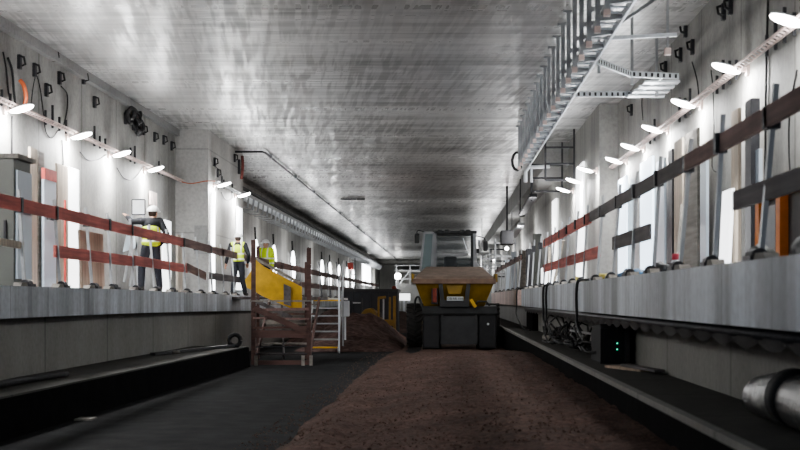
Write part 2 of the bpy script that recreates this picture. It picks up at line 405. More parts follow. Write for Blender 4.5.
# heap behind the stairs
def heap(name, x0, x1, y0, y1, hmax, label, seed, mat='heap', nx=46, ny=46):
    b = MB(); g = []
    for j in range(ny+1):
        row = []
        for i in range(nx+1):
            u, v = i/nx, j/ny; x = x0+(x1-x0)*u; y = y0+(y1-y0)*v
            e = (math.sin(math.pi*u)**.8)*(math.sin(math.pi*v)**.8)
            h = hmax*e*(1+.5*mn.noise(Vector((x*.8+seed, y*.5, 1))))+.09*e**.5*mn.noise(Vector((x*4, y*3, seed)))
            row.append(b.b.verts.new((x, y, h-.03)))
        g.append(row)
    for j in range(ny):
        for i in range(nx): b.b.faces.new((g[j][i], g[j][i+1], g[j+1][i+1], g[j+1][i]))
    return tag(b.build(name, mat, smooth=True, loc=((x0+x1)/2, (y0+y1)/2, 0)), label, 'gravel', kind='stuff')
heap('gravel_heap', -4.3, -1.2, 37.2, 50, .80, 'dark reddish gravel heap in front of the black container', 3)
heap('gravel_heap', -5.1, -3.2, 41, 58, 1.0, 'dark reddish gravel heap beside the stair scaffold', 9)

# ------------------------------------------------------------------ guard rails
def make_post(side):
    s = side
    t = thing('railing_post', 'x', 'railing post', (0, 0, 0))
    MB().bar((s*.03, 0, .02), (s*.12, 0, 1.22), .035, .045).build('pole', 'steel', t)
    MB().box(-.07, .09, -.10, .10, 0, .035).tube([(0, -.085, .03), (0, .085, .03)], .06, 10).build('clamp_foot', 'dark_steel', t)
    MB().prism([(-.16, .0), (.14, .0), (.10, .05), (-.10, .05)], 'x', -.05, .05).build('foot_plate', 'greywood', t).location = (0, -.24, 0)
    MB().box(-.055+s*.10, .04+s*.10, *((-.035, .035) if s < 0 else (-.06, .06)), *((.935, 1.125) if s < 0 else (.91, 1.07))).build('board_bracket', 'dark_steel', t)
    return t
def place_posts(side, X, ys, zf, labels, group):
    first = make_post(side)
    for i, y in enumerate(ys):
        o = first if i == 0 else copy_tree(first)
        o.location = (X, y, zf(y)); o['label'] = labels(i, y); o['group'] = group
        if i: o.rotation_euler = (0, random.uniform(-.02, .02), random.uniform(-.06, .06))
lys = [10.6, 12.2, 13.8, 15.5, 17.2, 18.8, 20.5, 21.7, 23.3, 24.9, 26.4, 27.9, 29.5, 31.1, 32.8, 34.4]
place_posts(-1, EL-.09, lys, ZL, lambda i, y: 'grey steel railing post clamped to the left concrete ledge before the stair scaffold', 'railing posts on the left ledge')
def lfar(i, y): return 'distant grey railing post on the left ledge beyond the stair scaffold'
place_posts(-1, EL-.09, [38.5, 43, 45, 47.5, 50.5, 54, 58, 62, 66, 70, 75, 80, 86, 92, 100, 110], ZL, lfar, 'far railing posts on the left ledge')
place_posts(1, ER+.09, [6.35, 7.94, 9.35, 10.95, 12.55, 14.15, 15.8, 17.55, 19.4, 21.4, 22.9, 24.5, 26.2, 28, 30, 32, 34, 36], lambda y: ZR, lambda i, y: 'grey steel railing post clamped to the right concrete ledge', 'railing posts on the right ledge')
place_posts(1, ER+.09, [40, 43, 46, 49.5, 53, 57], lambda y: ZR, lambda i, y: 'distant grey railing post on the pale far ledge at right', 'far railing posts on the right ledge')

def board(side, y0, y1, zoff, mat, label, group, h=.16, X=None, zf=None, dz0=0, dz1=0):
    X = X if X is not None else (EL-.17 if side < 0 else ER+.165)
    f = zf or (ZL if side < 0 else (lambda y: ZR))
    o = MB().bar((X, y0, f(y0)+zoff+dz0), (X, y1, f(y1)+zoff+dz1), .035, h).build('guard_board', mat, loc=(X, y0, f(y0)+zoff), bev=.004)
    return tag(o, label, 'guard board', group)
G1, G2, G3, G4 = 'top guard boards on the left ledge', 'lower guard boards on the left ledge', 'top guard boards on the right ledge', 'lower guard boards on the right ledge'
segs = [(10.5, 18.85, 'leftmost faded red top guard board on the left ledge'), (18.7, 23.4, 'faded red top guard board before the worker reaching to the wall'), (23.2, 28, 'faded red top guard board crossing the chest of the reaching worker'), (27.8, 33, 'faded red top guard board in front of the concrete pier'), (32.7, 37.4, 'faded red top guard board passing the worker seen from behind')]
for k, (a, c, l) in enumerate(segs): board(-1, a, c, 1.03, 'red' if k < 3 else 'dull', l, G1, h=.17, dz0=.01*(k % 2), dz1=-.01*(k % 2))
board(-1, 18.7, 23.5, .50, 'red', 'faded red lower guard board starting by the leaning plywood sheet', G2, h=.17)
board(-1, 23.3, 28.3, .52, 'red', 'faded red lower guard board crossing the legs of the reaching worker', G2, h=.17, dz1=-.02)
board(-1, 28.2, 30.5, .50, 'dull', 'short dull brown lower guard board in front of the concrete pier', G2, h=.17, dz0=.04, dz1=-.10)
board(-1, 31, 36.5, .42, 'grey_board', 'grey lower guard board by the worker seen from behind', G2, h=.16)
board(-1, 13, 17.3, .52, 'beige', 'pale weathered timber board before the dark grey cabinet', G2, h=.09, dz0=.06, dz1=0)
for k, (a, c) in enumerate([(37.6, 44.6), (44.4, 51), (51, 60), (60, 70), (70, 86), (86, 110)]):
    board(-1, a, c, 1.03, 'dull', 'distant dark red top guard board on the left ledge beyond the stair scaffold', 'far guard boards on the left ledge', h=.2)
    if k: board(-1, a, c, .48, 'dull', 'distant dark red lower guard board on the left ledge beyond the stair scaffold', 'far lower guard boards on the left ledge', h=.2)
board(1, 5, 9.4, .99, 'dull', 'nearest reddish brown top guard board at the right edge', G3, h=.145)
board(1, 9.3, 12.7, .99, 'dull', 'reddish brown top guard board above the white leaning plank at right', G3, h=.145)
board(1, 12.5, 20.9, .99, 'grey_board', 'long grey top guard board on the right ledge', G3, h=.15)
board(1, 20.7, 25, .98, 'red', 'red top guard board before the right wall pier', G3, h=.17)
board(1, 24.8, 30.5, .98, 'red', 'farther red top guard board on the right ledge', G3, h=.17)
board(1, 5, 10.4, .49, 'grey_board', 'nearest grey lower guard board on the right ledge', G4, h=.145)
board(1, 14.7, 17.9, .47, 'grey_board', 'short grey lower guard board between two posts at right', G4, h=.17)
board(1, 19.5, 24, .42, 'red', 'red lower guard board on the right ledge', G4, h=.17)
board(1, 23.8, 30.5, .42, 'red', 'farther red lower guard board on the right ledge', G4, h=.17)
for a, c in [(39.5, 46), (46, 53), (53, 60)]:
    board(1, a, c, .95, 'dull', 'distant dull guard board above the pale far ledge', 'far guard boards on the right ledge', h=.15)

# ------------------------------------------------------------------ lamps
def make_lamp(side):
    t = thing('wall_lamp', 'x', 'lamp', (0, 0, 0))
    s = side   # +1: on the right wall, aisle side is -x
    rot = Matrix.Rotation(s*math.radians(17), 4, 'Y')
    MB().ell((0, 0, .022), .175, .13, .03, rot, 20).build('housing', 'white', t, smooth=True)
    MB().ell((0, 0, 0), .18, .135, .04, rot, 20).build('lens', 'lamp_on', t, smooth=True)
    MB().bar((s*.15, 0, -.02), (s*.26, 0, -.02), .03, .04).box(min(s*.24, s*.28), max(s*.24, s*.28), -.05, .05, -.09, .05).build('bracket', 'pinkish', t)
    return t
def area(name, loc, size, sy, power, rot, color=(1, 1, 1), parent=None, spread=None):
    l = bpy.data.lights.new(name, 'AREA'); l.shape = 'RECTANGLE'; l.size = size; l.size_y = sy; l.energy = power; l.color = color
    if spread: l.spread = spread
    o = bpy.data.objects.new(name, l); C.objects.link(o); o.location = loc; o.rotation_euler = rot
    return o
LP = 110
def glow(loc, power, color=(1, 1, 1)):
    l = bpy.data.lights.new('lamp_glow', 'POINT'); l.energy = power; l.shadow_soft_size = .14; l.color = color
    o = bpy.data.objects.new('lamp_glow', l); C.objects.link(o); o.location = loc; return o
lamps_l = [(-6.32, F*6.32/(CX-x), 4.29) for x in (22, 82, 122, 156)] + [(-6.32, 17.8, 4.29), (-6.32, 14.7, 4.29), (-6.32, 11.6, 4.29)]
lamps_c = [(-5.52, 34.0, 4.31), (-5.52, 37.4, 4.31)]
la = ['wall lamp on the left wall, the nearest one, by the orange hose', 'second lit wall lamp on the left wall, above the red topped sheet', 'third lit wall lamp on the left wall', 'lit wall lamp on the left wall just above the reaching worker',
      'wall lamp outside the picture on the left', 'wall lamp farther outside on the left', 'wall lamp farthest outside on the left']
proto = make_lamp(-1); n = 0
for (x, y, z), l in list(zip(lamps_l, la))+list(zip(lamps_c, ['lit lamp on the near end of the concrete pier side', 'lit lamp at the far corner of the concrete pier'])):
    o = proto if n == 0 else copy_tree(proto); n += 1
    o.location = (x, y, z); o['label'] = l; o['group'] = 'lit lamps along the left wall'
    area('lamp_light', (x, y, z-.06), .34, .2, LP, (0, math.radians(12), 0)); glow((x+.08, y, z-.16), 50)
protor = make_lamp(1)
rl = [(787, 'biggest lit lamp on the right wall at the top right corner'), (726, 'second lit lamp from the right edge on the right wall'), (683, 'third lit lamp from the right edge on the right wall'), (652, 'fourth lit lamp from the right edge on the right wall'), (630, 'fifth lit lamp from the right edge on the right wall'), (611, 'sixth lamp on the right wall, just before the wall pier')]
n = 0
for px, l in rl:
    x = 3.40; y = F*x/(px-CX); o = protor if n == 0 else copy_tree(protor); n += 1
    if px == 611: y = 27.4
    o.location = (x, y, 4.24 if px < 787 else 4.22); o['label'] = l; o['group'] = 'lit lamps along the right wall'
    area('lamp_light', (x, y, 4.17), .34, .2, LP*.5, (0, math.radians(-12), 0)); glow((x, y, 4.08), 30)
for px, l in [(585, 'lit lamp on the right wall pier, nearest of its three'), (573, 'lit lamp on the right wall pier, middle of its three'), (563, 'lit lamp on the right wall pier, farthest of its three')]:
    x = 3.0; y = F*x/(px-CX); o = copy_tree(protor); o.location = (x, y, 4.22); o['label'] = l; o['group'] = 'lit lamps along the right wall'
    area('lamp_light', (x, y, 4.15), .34, .2, LP*.4, (0, math.radians(-12), 0)); glow((x, y, 4.06), 24)
area('lamp_light', (3.4, 10.6, 4.2), .34, .2, LP*.6, (0, math.radians(-12), 0))
# lit strips low on the far left wall
def make_strip():
    t = thing('strip_light', 'x', 'strip light', (0, 0, 0))
    MB().ell((0, 0, .78), .12, .15, .84, None, 16).build('tube', 'strip_on', t, smooth=True)
    MB().box(-.14, -.06, -.06, .06, -.05, 1.6).build('back_rail', 'steel', t)
    MB().tube([(-.02, 0, 1.55), (-.04, 0, 2.05)], .035, 6).build('hanging_cable', 'cable', t)
    return t
st = make_strip()
for i, px in enumerate((256, 274, 293, 309, 322, 330, 339, 347, 353)):
    o = st if i == 0 else copy_tree(st)
    y = F*7.03/(CX-px); o.location = (-7.03, y, 2.02+.001*y)
    o['label'] = 'upright glowing strip light on the far left wall behind the railing'; o['group'] = 'upright strip lights on the far left wall'
    area('strip_glow', (-6.85, y, 3.0), .2, 1.4, 28, (0, math.radians(-90), 0))
# lit sheets near
def strip_at(name, X, y, z0, z1, w, mat, label, cat='lit sheet', side=-1):
    o = MB().box(X-.02, X+.02, y-w/2, y+w/2, z0, z1, bev=.008).build(name, mat, loc=(X, y, z0)); return tag(o, label, cat)
strip_at('glowing_sheet', XL+.05, 23.9, 1.60, 3.75, .75, 'white_glow', 'tall glowing white sheet against the left wall beside the leaning plywood')
strip_at('glowing_sheet', -5.75, 38.0, 1.52, 4.0, .9, 'white_glow', 'tall glowing white strip at the far corner of the concrete pier')
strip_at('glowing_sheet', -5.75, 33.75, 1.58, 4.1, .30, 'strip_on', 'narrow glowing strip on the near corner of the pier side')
strip_at('glowing_sheet', XL+.05, 32.0, 1.58, 3.3, .9, 'white_glow', 'glowing white sheet low on the left wall behind the reaching worker')

# ------------------------------------------------------------------ mounting trays along the walls
def wall_tray(X, y0, y1, z, side, label, mat, hooks):
    t = thing('lamp_tray', label, 'cable tray', (X, y0, z))
    b = MB(); b.bar((X, y0, z), (X, y1, z), .02, .02); b.bar((X-side*.07, y0, z+.03), (X-side*.07, y1, z+.03), .02, .02)
    b.build('side_rods', mat, t)
    b = MB(); y = y0+.1
    while y < y1: b.bar((X, y, z), (X-side*.07, y, z+.03), .02, .02); y += .14
    tag(b.build('cross_wires', mat, t), kind='stuff')
    for i, y in enumerate(hooks): MB().bar((X+side*.08, y, z-.02), (X+side*.08, y, z+random.choice((.28, .36, .22))), .035, .03).build('hook', 'dark_steel', t)
wall_tray(XL+.16, 10, 33.2, 4.31, -1, 'thin pinkish cable tray carrying the lamps along the left wall', 'pinkish', [19.6, 20, 20.4, 22.2, 22.6, 23, 23.4, 25.3, 25.7, 26.1, 28.2, 28.6, 31, 31.4])
wall_tray(-5.66, 33.5, 38.9, 4.33, -1, 'thin cable tray on the side of the concrete pier', 'steel', [35, 35.3, 36.7])
wall_tray(XR-.14, 8, 28.7, 4.20, 1, 'thin pinkish cable tray carrying the lamps along the right wall', 'pinkish', [13.8, 14.1, 14.5, 14.9, 15.3, 16.9, 17.3, 17.7, 18.1, 20.1, 20.5, 21, 23.5, 24])
cable([(-6.5, 33.24, 4.33), (-6.2, 33.2, 4.27), (-5.85, 33.22, 4.33), (-5.66, 33.5, 4.35)], .013, 'orange cable strung across the front of the concrete pier', 'orange')

# ------------------------------------------------------------------ wall brackets (black recess boxes) and hanging cables
def make_bracket():
    t = thing('wall_bracket', 'x', 'bracket', (0, 0, 0))
    MB().box(-.03, .02, -.045, .045, -.11, .11).build('back_plate', 'dark_steel', t)
    MB().tube([(.0, .03, -.06), (.07, .04, -.03), (.07, -.03, .07), (0, -.03, .09)], .018, 6).build('hook', 'cable', t)
    return t
wb = make_bracket()
ptsb = [(84, 78), (95, 102), (126, 119), (144, 130), (155, 137), (164, 140), (172, 146), (54, 55), (35, 70), (47, 90), (60, 78), (20, 62)]
n = 0
for px, py in ptsb:
    y = F*(-XL-.03)/(CX-px); o = wb if n == 0 else copy_tree(wb); n += 1
    o.location = (XL+.03, y, CZ+(CY-py)/F*y); o['label'] = 'small black bracket on the upper left wall'; o['group'] = 'black brackets on the upper left wall'
for px, py in [(215, 162), (218, 173), (235, 158)]:
    y = F*5.77/(CX-px); o = copy_tree(wb); o.location = (-5.77, y, CZ+(CY-py)/F*y); o['label'] = 'small black bracket on the concrete pier side'; o['group'] = 'black brackets on the pier'
for px, py in [(723, 12), (730, 6), (692, 47), (685, 30), (680, 55), (665, 68), (658, 80), (631, 110)]:
    y = F*(XR-.03)/(px-CX); o = copy_tree(wb); o.location = (XR-.03, y, CZ+(CY-py)/F*y); o.rotation_euler = (0, 0, math.pi); o['label'] = 'small black bracket on the upper right wall'; o['group'] = 'black brackets on the upper right wall'
# black bundle under the ceiling at left
t = thing('cable_bundle', 'black tangled bundle hanging where the left wall meets the ceiling', 'cable bundle', (-6.5, 28.6, 5.1))
b = MB()
for k in range(9):
    a = random.random()*6; c0 = Vector((-6.5+random.uniform(-.05, .1), 28.6+random.uniform(-.7, .7), 5.22+random.uniform(-.16, .1)))
    b.tube([c0+Vector((.05*math.sin(q*.9), .13*math.cos(q*.9+a), .12*math.sin(q*.9+a))) for q in range(8)], .04, 6)
b.build('coils', 'cable', t, smooth=True)
b = MB().bar((-6.56, 28.6, 5.0), (-6.56, 28.6, 5.6), .04, .04); b.build('hanger', 'dark_steel', t)
def WL(px, py, off=.02): y = F*(-XL-off)/(CX-px); return Vector((XL+off, y, CZ+(CY-py)/F*y))
def WR(px, py, off=.02, X=XR): y = F*(X-off)/(px-CX); return Vector((X-off, y, CZ+(CY-py)/F*y))
GL = 'black cables hanging on the left wall'
cable([WL(3, 52), WL(6, 68), WL(9, 95), WL(14, 110)], 0.0136, 'black cable curving down the left wall at the picture edge', group=GL)
cable([WL(8, 58), WL(12, 70), WL(14, 92), WL(16, 112)], 0.0186, 'thick black cable just left of the orange hose', group=GL)
cable([WL(36, 73), WL(33, 88), WL(31, 105)], 0.0074, 'thin black cable falling straight right of the orange hose', group=GL)
cable([WL(36, 73), WL(40, 88), WL(44, 118), WL(46, 132), WL(52, 138), WL(58, 130)], 0.0093, 'black cable looping low between the first two left lamps', group=GL)
cable([WL(61, 86), WL(67, 94), WL(67, 110), WL(63, 128)], 0.0112, 'black cable bowing outward above the second left lamp', group=GL)
cable([WL(62, 140), WL(63, 160), WL(63, 200), WL(64, 282)], 0.0124, 'long black cable running down beside the glowing sheet', group=GL)
cable([WL(12, 116), WL(12, 140), WL(12, 157)], 0.0124, 'black cable dropping to the dark grey cabinet', group=GL)
cable([WL(80, 152), WL(88, 160), WL(97, 160), WL(106, 155)], 0.0093, 'grey cable sagging right of the second left lamp', 'dark_steel', group=GL)
cable([WL(117, 168), WL(124, 178), WL(134, 179), WL(142, 168)], 0.0093, 'grey cable sagging between third and fourth left lamps', 'dark_steel', group=GL)
cable([WL(20, 80, .1), WL(24, 86, .16), WL(26, 98, .18), WL(23, 112, .1)], 0.0341, 'short orange hose curving above the first left lamp', 'orange', 'hose', cat='hose')
def WC(px, py, off=.02): y = F*(5.8-off)/(CX-px); return Vector((-5.8+off, y, CZ+(CY-py)/F*y))
cable([WC(213, 165), WC(219, 170), WC(222, 180), WC(218, 190)], 0.0093, 'black cable looping above the near pier lamp')
cable([WC(221, 192), WC(226, 200), WC(232, 198), WC(231, 190)], 0.0074, 'thin cable sagging between the two pier lamps', 'dark_steel')
GR = 'black cables hanging on the right wall'
cable([WR(768, 0), WR(767, 40), WR(766, 90), WR(765, 180), WR(765, 240)], 0.0136, 'long black cable running down the right wall near the corner lamp', group=GR)
cable([WR(692, 62), WR(697, 80), WR(699, 100)], 0.0093, 'short black cable below a bracket near the third right lamp', group=GR)
cable([WR(711, 70), WR(713, 90), WR(714, 130), WR(712, 165), WR(716, 172)], 0.0074, 'thin cable hanging below the second right lamp', group=GR)
cable([WR(690, 150), WR(691, 175), WR(696, 183), WR(701, 172), WR(701, 150)], 0.0062, 'thin cable loop hanging under the long grey guard board', group=GR)
cable([WR(647, 80), WR(642, 100), WR(643, 120)], 0.0087, 'thin black cable curving beside the fourth right lamp', group=GR)
cable([WR(797, 70), WR(790, 110), WR(789, 150), WR(792, 200)], 0.0099, 'thin black cable at the very right edge of the wall', group=GR)

# ------------------------------------------------------------------ items standing on the left ledge
t = thing('electrical_cabinet', 'tall dark grey green cabinet standing at the left edge on the ledge', 'cabinet', (-6.2, 18.2, ZL(18.2)))
y = 17.3; x0 = (-2-CX)/F*y; x1 = (14-CX)/F*y; x2 = (27-CX)/F*(y+1.0)
MB().box(x0-.1, x1, y, y+.7, ZL(y), 3.24, bev=.01).build('body', 'cabinet', t)
MB().box(x1+.002, x1+.03, y+.05, y+.65, ZL(y)+.1, 3.1).build('door', 'bluewhite', t)
MB().box(x0-.1, x1+.06, y-.02, y+.72, 3.24, 3.30).build('top_plate', 'greywood', t)
MB().bar((x0+.1, y-.03, 2.2), (x0+.1, y-.03, 2.45), .03).build('handle', 'dark_steel', t)
def upright(name, px0, px1, ytop, X, mat, label, cat, z0=None, lean=0, thick=.04):
    ya = F*(-X)/(CX-px0); yb = F*(-X)/(CX-px1) if X < 0 else 0
    zt = CZ+(CY-ytop)/F*((ya+yb)/2); zb = ZL(ya) if z0 is None else z0
    o = MB().hexa([(X-.0, ya, zb), (X, yb, zb), (X+thick, yb, zb), (X+thick, ya, zb), (X-lean, ya, zt), (X-lean, yb, zt), (X+thick-lean, yb, zt), (X+thick-lean, ya, zt)]).build(name, mat, loc=(X, ya, zb), bev=.004)
    return tag(o, label, cat)
upright('bluish_sheet', 15, 27, 160, -6.42, 'bluewhite', 'grey blue upright panel right beside the dark grey cabinet', 'panel')
upright('timber_plank', 28, 35, 148, -6.45, 'beige', 'pale upright timber plank right of the dark cabinet', 'plank')
upright('timber_plank', 36, 42, 152, -6.5, 'greywood', 'grey upright timber plank left of the red topped sheet', 'plank')
tp = thing('insulation_sheet', 'pale blue upright sheet with a red top edge on the left ledge', 'sheet', (-6.4, 21.5, ZL(21.5)))
ya = F*6.4/(CX-43); yb = F*6.4/(CX-55)
MB().box(-6.42, -6.38, ya, yb, ZL(ya), 3.36).build('sheet', 'bluewhite', tp)
MB().box(-6.425, -6.37, ya, yb, 3.36, 3.54).build('red_edge', 'signred', tp)
MB().box(-6.372, -6.365, ya+.1, yb-.1, 2.72, 2.77).build('tape', 'dark_steel', tp)
upright('timber_plank', 55, 66, 165, -6.52, 'beige', 'pale wide plank left of the glowing sheet on the ledge', 'plank')
upright('plywood_sheet', 80, 103, 232, -6.15, 'ply', 'brown plywood sheet standing at the left wall behind the railing', 'plywood', lean=.04)
upright('red_pole', 63.8, 64.4, 200, -6.0, 'signred', 'thin red upright pole before the glowing sheet', 'pole', thick=.03)
upright('grey_sheet', 190, 208, 222, -5.82, 'cabinet', 'small grey square', 'panel') if False else None
tag(MB().box(-6.13, -5.82, 33.26, 33.29, 2.55, 3.25).build('concrete_patch', 'ledge_top', loc=(-6, 33.28, 2.55)), 'square grey patch low on the front of the concrete pier', 'patch')
upright('timber_plank', 176, 181, 235, -6.3, 'beige', 'pale short plank standing behind the reaching worker', 'plank')
# red square sign on the wall right of the worker's head
tag(MB().box(-6.57, -6.54, 30.2, 30.9, 3.55, 3.85).build('wall_sign', 'pinkish', loc=(-6.55, 30.5, 3.7)), 'pale red sign fixed to the left wall right of the reaching worker', 'sign')
# white notice board the worker reaches to
t = thing('notice_board', 'white board in a dark frame that the reaching worker touches', 'board', (-6.3, 28.2, 3.2))
q = [P(130, 199, 28.0), P(143, 199, 28.0), P(143, 214, 28.0), P(130, 214, 28.0)]
MB().prism([(v.x, v.z) for v in q], 'y', 28.18, 28.21).build('sheet', 'white', t)
b = MB(); qq = q+[q[0]]
for a, c in zip(qq, qq[1:]): b.bar((a.x, 28.19, a.z), (c.x, 28.19, c.z), .022, .022)
b.build('frame', 'dark_steel', t)
b = MB().bar((P(130, 214, 28).x, 28.22, 3.2), (P(131, 250, 28).x, 28.3, ZL(28)), .05, .05).bar((P(142, 214, 28).x, 28.22, 3.2), (P(142, 250, 28).x, 28.3, ZL(28)), .04, .04); b.build('stand', 'steel', t)

# ------------------------------------------------------------------ left far: cable tray with hanging brackets, ceiling pipe
t = thing('cable_tray', 'long galvanized cable tray with hanging brackets along the far left wall', 'cable tray', (-6.9, 39.2, 4.9))
MB().box(-7.18, -6.75, 39.1, 145, 5.12, 5.22).build('upper_duct', 'dark_steel', t)
MB().bar((-6.62, 39.1, 4.95), (-6.62, 145, 4.95), .05, .10).build('side_rail', 'steel', t)
MB().bar((-7.08, 39.1, 4.95), (-7.08, 145, 4.95), .05, .10).build('side_rail', 'steel', t)
MB().box(-7.06, -6.64, 39.1, 145, 4.90, 4.92).build('tray_bottom', 'zinc', t)
y = 39.6; k = 0
while y < 142 and k < 95:
    MB().bar((-6.62, y, 4.9), (-6.66, y, 4.52), .06, .05).bar((-6.66, y, 4.54), (-7.15, y, 4.54), .05, .04).build('hanging_bracket', 'steel', t); y += 1.25; k += 1
t = thing('ceiling_pipe', 'thin dark pipe running along the ceiling from the concrete pier into the distance', 'pipe', (-5.0, 37.6, 5.5))
MB().tube([(-5.8, 37.6, 5.52), (-5.05, 37.6, 5.52), (-5.0, 37.9, 5.52), (-5.0, 145, 5.52)], .03, 8).build('pipe', 'dark_steel', t)
for k in range(16): MB().box(-5.04, -4.96, 39+k*6.5, 39.08+k*6.5, 5.48, 5.6).build('pipe_clip', 'steel', t)
tag(MB().bar((-4.3, 56, 5.56), (-3.3, 56, 5.56), .06, .06).build('ceiling_bar', 'dark_steel', loc=(-3.8, 56, 5.56)), 'short dark bar fixed flat under the ceiling at left', 'bar')
t = thing('cable_drop', 'red and grey cable bundle hanging from the upper corner of the pier', 'cable bundle', (-5.75, 38.6, 5.2))
MB().tube(catmull([(-5.74, 38.5, 5.5), (-5.72, 38.45, 5.2), (-5.76, 38.5, 4.85)], 5), .04, 6).build('red_sleeve', 'old_red', t)
MB().box(-5.79, -5.73, 38.0, 38.15, 4.95, 5.35).build('black_box', 'dark_steel', t)
# window opening far left
struct('window_1', MB().box(-7.22, -7.15, 118, 131, 2.7, 4.6), 'strip_on')
area('window_glow', (-7.0, 124, 3.6), 10, 1.8, 260, (0, math.radians(-90), 0))

# ------------------------------------------------------------------ right: hanging cable ladder
t = thing('cable_ladder', 'long galvanized cable ladder hanging from the ceiling on the right', 'cable ladder', (1.9, 14, 4.76))
MB().bar((2.08, 10, 4.76), (2.08, 33.5, 4.76), .03, .10).build('side_rail', 'zinc', t)
MB().bar((1.84, 10, 4.79), (1.84, 33.5, 4.79), .03, .06).build('side_rail', 'steel', t)
MB().bar((2.06, 10, 5.08), (2.06, 33.5, 5.08), .03, .08).build('upper_rail', 'steel', t)
y = 10.3; k = 0
while y < 33.4:
    MB().bar((1.78, y, 4.62), (1.78, y, 5.6), .055, .09).box(1.70, 1.86, y-.06, y+.06, 5.57, 5.6).build('hanger', 'steel', t)
    MB().bar((1.78, y, 4.72), (2.10, y, 4.76), .06, .07).build('cantilever_arm', 'steel', t)
    MB().bar((1.78, y, 5.02), (2.08, y, 5.07), .06, .06).build('cantilever_arm', 'steel', t)
    MB().box(1.745, 1.815, y-.05, y+.05, 4.56, 4.63).build('end_cap', 'pinkish', t)
    y += .93; k += 1
y = 10.5
b = MB()
while y < 33.4: b.bar((1.84, y, 4.77), (2.07, y, 4.77), .05, .02); y += .31
tag(b.build('rungs', 'zinc', t), kind='stuff')
# branch tray
t = thing('branch_cable_tray', 'perforated cable tray branching from the ladder towards the right wall', 'cable tray', (2.8, 20.5, 4.76))
A = [(2.10, 18.8, 4.74), (2.72, 19.9, 4.74), (3.45, 20.1, 4.74)]; B_ = [(2.10, 21.85, 4.74), (3.0, 21.85, 4.74), (3.55, 22.0, 4.74)]
for pts in (A, B_):
    b = MB(); [b.bar(p, q, .04, .09) for p, q in zip(pts, pts[1:])]; b.build('side_rail', 'zinc', t)
    b = MB(); n = 0
    for p, q in zip(pts, pts[1:]):
        p = Vector(p); q = Vector(q); L = (q-p).length; m_ = int(L/.085)
        for i in range(m_):
            c = p.lerp(q, (i+.5)/m_); b.box(c.x-.016, c.x+.016, c.y-.034, c.y-.022, c.z-.03, c.z+.025)
    tag(b.build('perforated_flange', 'dark_steel', t), kind='stuff')
for k in range(4):
    y = 20.25+k*.45; MB().box(2.98-.02*k, 3.50, y, y+.24, 4.68, 4.71).build('plate', 'zinc', t)
MB().bar((3.0, 21.9, 4.74), (3.2, 20.1, 4.74), .04, .09).build('cross_rail', 'zinc', t)
for x, y in ((2.15, 19.0), (2.75, 20.0), (3.3, 21.2)): MB().bar((x, y, 4.6), (x, y, 5.6), .04, .04).build('hanger', 'steel', t)
t = thing('strut_channel', 'bright strut channel hanging below the ceiling near the upper right', 'strut', (2.55, 17.9, 4.9))
MB().bar((2.1, 17.9, 4.88), (3.05, 17.9, 4.93), .04, .05).build('channel', 'zinc', t)
MB().bar((2.93, 17.9, 4.70), (2.93, 17.9, 5.6), .03, .03).build('hanger', 'steel', t)
MB().box(2.89, 2.97, 17.86, 17.94, 4.66, 4.75).build('end_cap', 'pinkish', t)
t = thing('strut_channel', 'short strut rising to the ceiling between the cable ladder and the top lamp', 'strut', (2.2, 16.2, 4.9))
MB().bar((2.1, 16.5, 4.78), (2.9, 16.3, 5.3), .03, .04).build('channel', 'steel', t)
# trapeze frames beyond ladder end
def frame(y, x0, x1, z0, z1, label):
    t = thing('trapeze_frame', label, 'pipe support', ((x0+x1)/2, y, z0))
    MB().bar((x0, y, z0), (x0, y, H), .045).build('hanger', 'dark_steel', t); MB().bar((x1, y, z0), (x1, y, H), .045).build('hanger', 'dark_steel', t)
    for z in (z0, (z0+z1)/2, z1): MB().bar((x0, y, z), (x1, y, z), .045).build('cross_bar', 'dark_steel', t)
frame(33.2, 2.45, 3.15, 4.35, 5.15, 'dark pipe support frame hanging just beyond the cable ladder end')
frame(36.0, 2.3, 3.1, 4.3, 5.0, 'farther dark pipe support frame hanging beyond the cable ladder end')
t = thing('bent_pipe', 'white bent pipe end hanging at the far end of the cable ladder', 'pipe', (2.1, 33.8, 4.6))
MB().tube([(2.0, 33.8, 4.35), (2.0, 33.8, 4.62), (2.08, 33.8, 4.72), (2.6, 33.8, 4.75)], .05, 10).build('pipe', 'white', t, smooth=True)
MB().tube([(2.15, 33.8, 4.35), (2.15, 33.8, 4.72)], .03, 8).build('stub', 'white', t, smooth=True)
tag(MB().tube([Vector((1.78, 33.5, 4.85))+Vector((.12*math.cos(a*.6), .1*math.sin(a*.3), .22*math.sin(a*.6))) for a in range(11)], .035, 6).build('cable_coil', 'cable', loc=(1.78, 33.5, 4.85)), 'black cable coil hanging at the far end of the cable ladder', 'cable coil')
tag(MB().box(2.05, 2.5, 49.5, 50.6, 3.45, 3.95, bev=.02).bar((2.28, 50, 3.9), (2.28, 50, H), .07).build('ventilation_box', 'rubber', loc=(2.2, 50, 3.45)), 'dark box hanging under the ceiling right of the dumper mirror', 'box')
for k, (x, y, z) in enumerate([(2.6, 44, 4.4), (2.7, 52, 4.0)]):
    tag(MB().bar((x, y-4, z+.1), (x+.1, y+4, z), .22, .10).bar((x, y-3, z), (x, y-3, H), .04).bar((x, y+3, z), (x, y+3, H), .04).build('wall_tray', 'dark_steel' if k == 0 else 'steel', loc=(x, y, z)), ['dark hanging cable channel above the red guard boards', 'grey hanging cable channel farther along the right side'][k], 'cable tray')

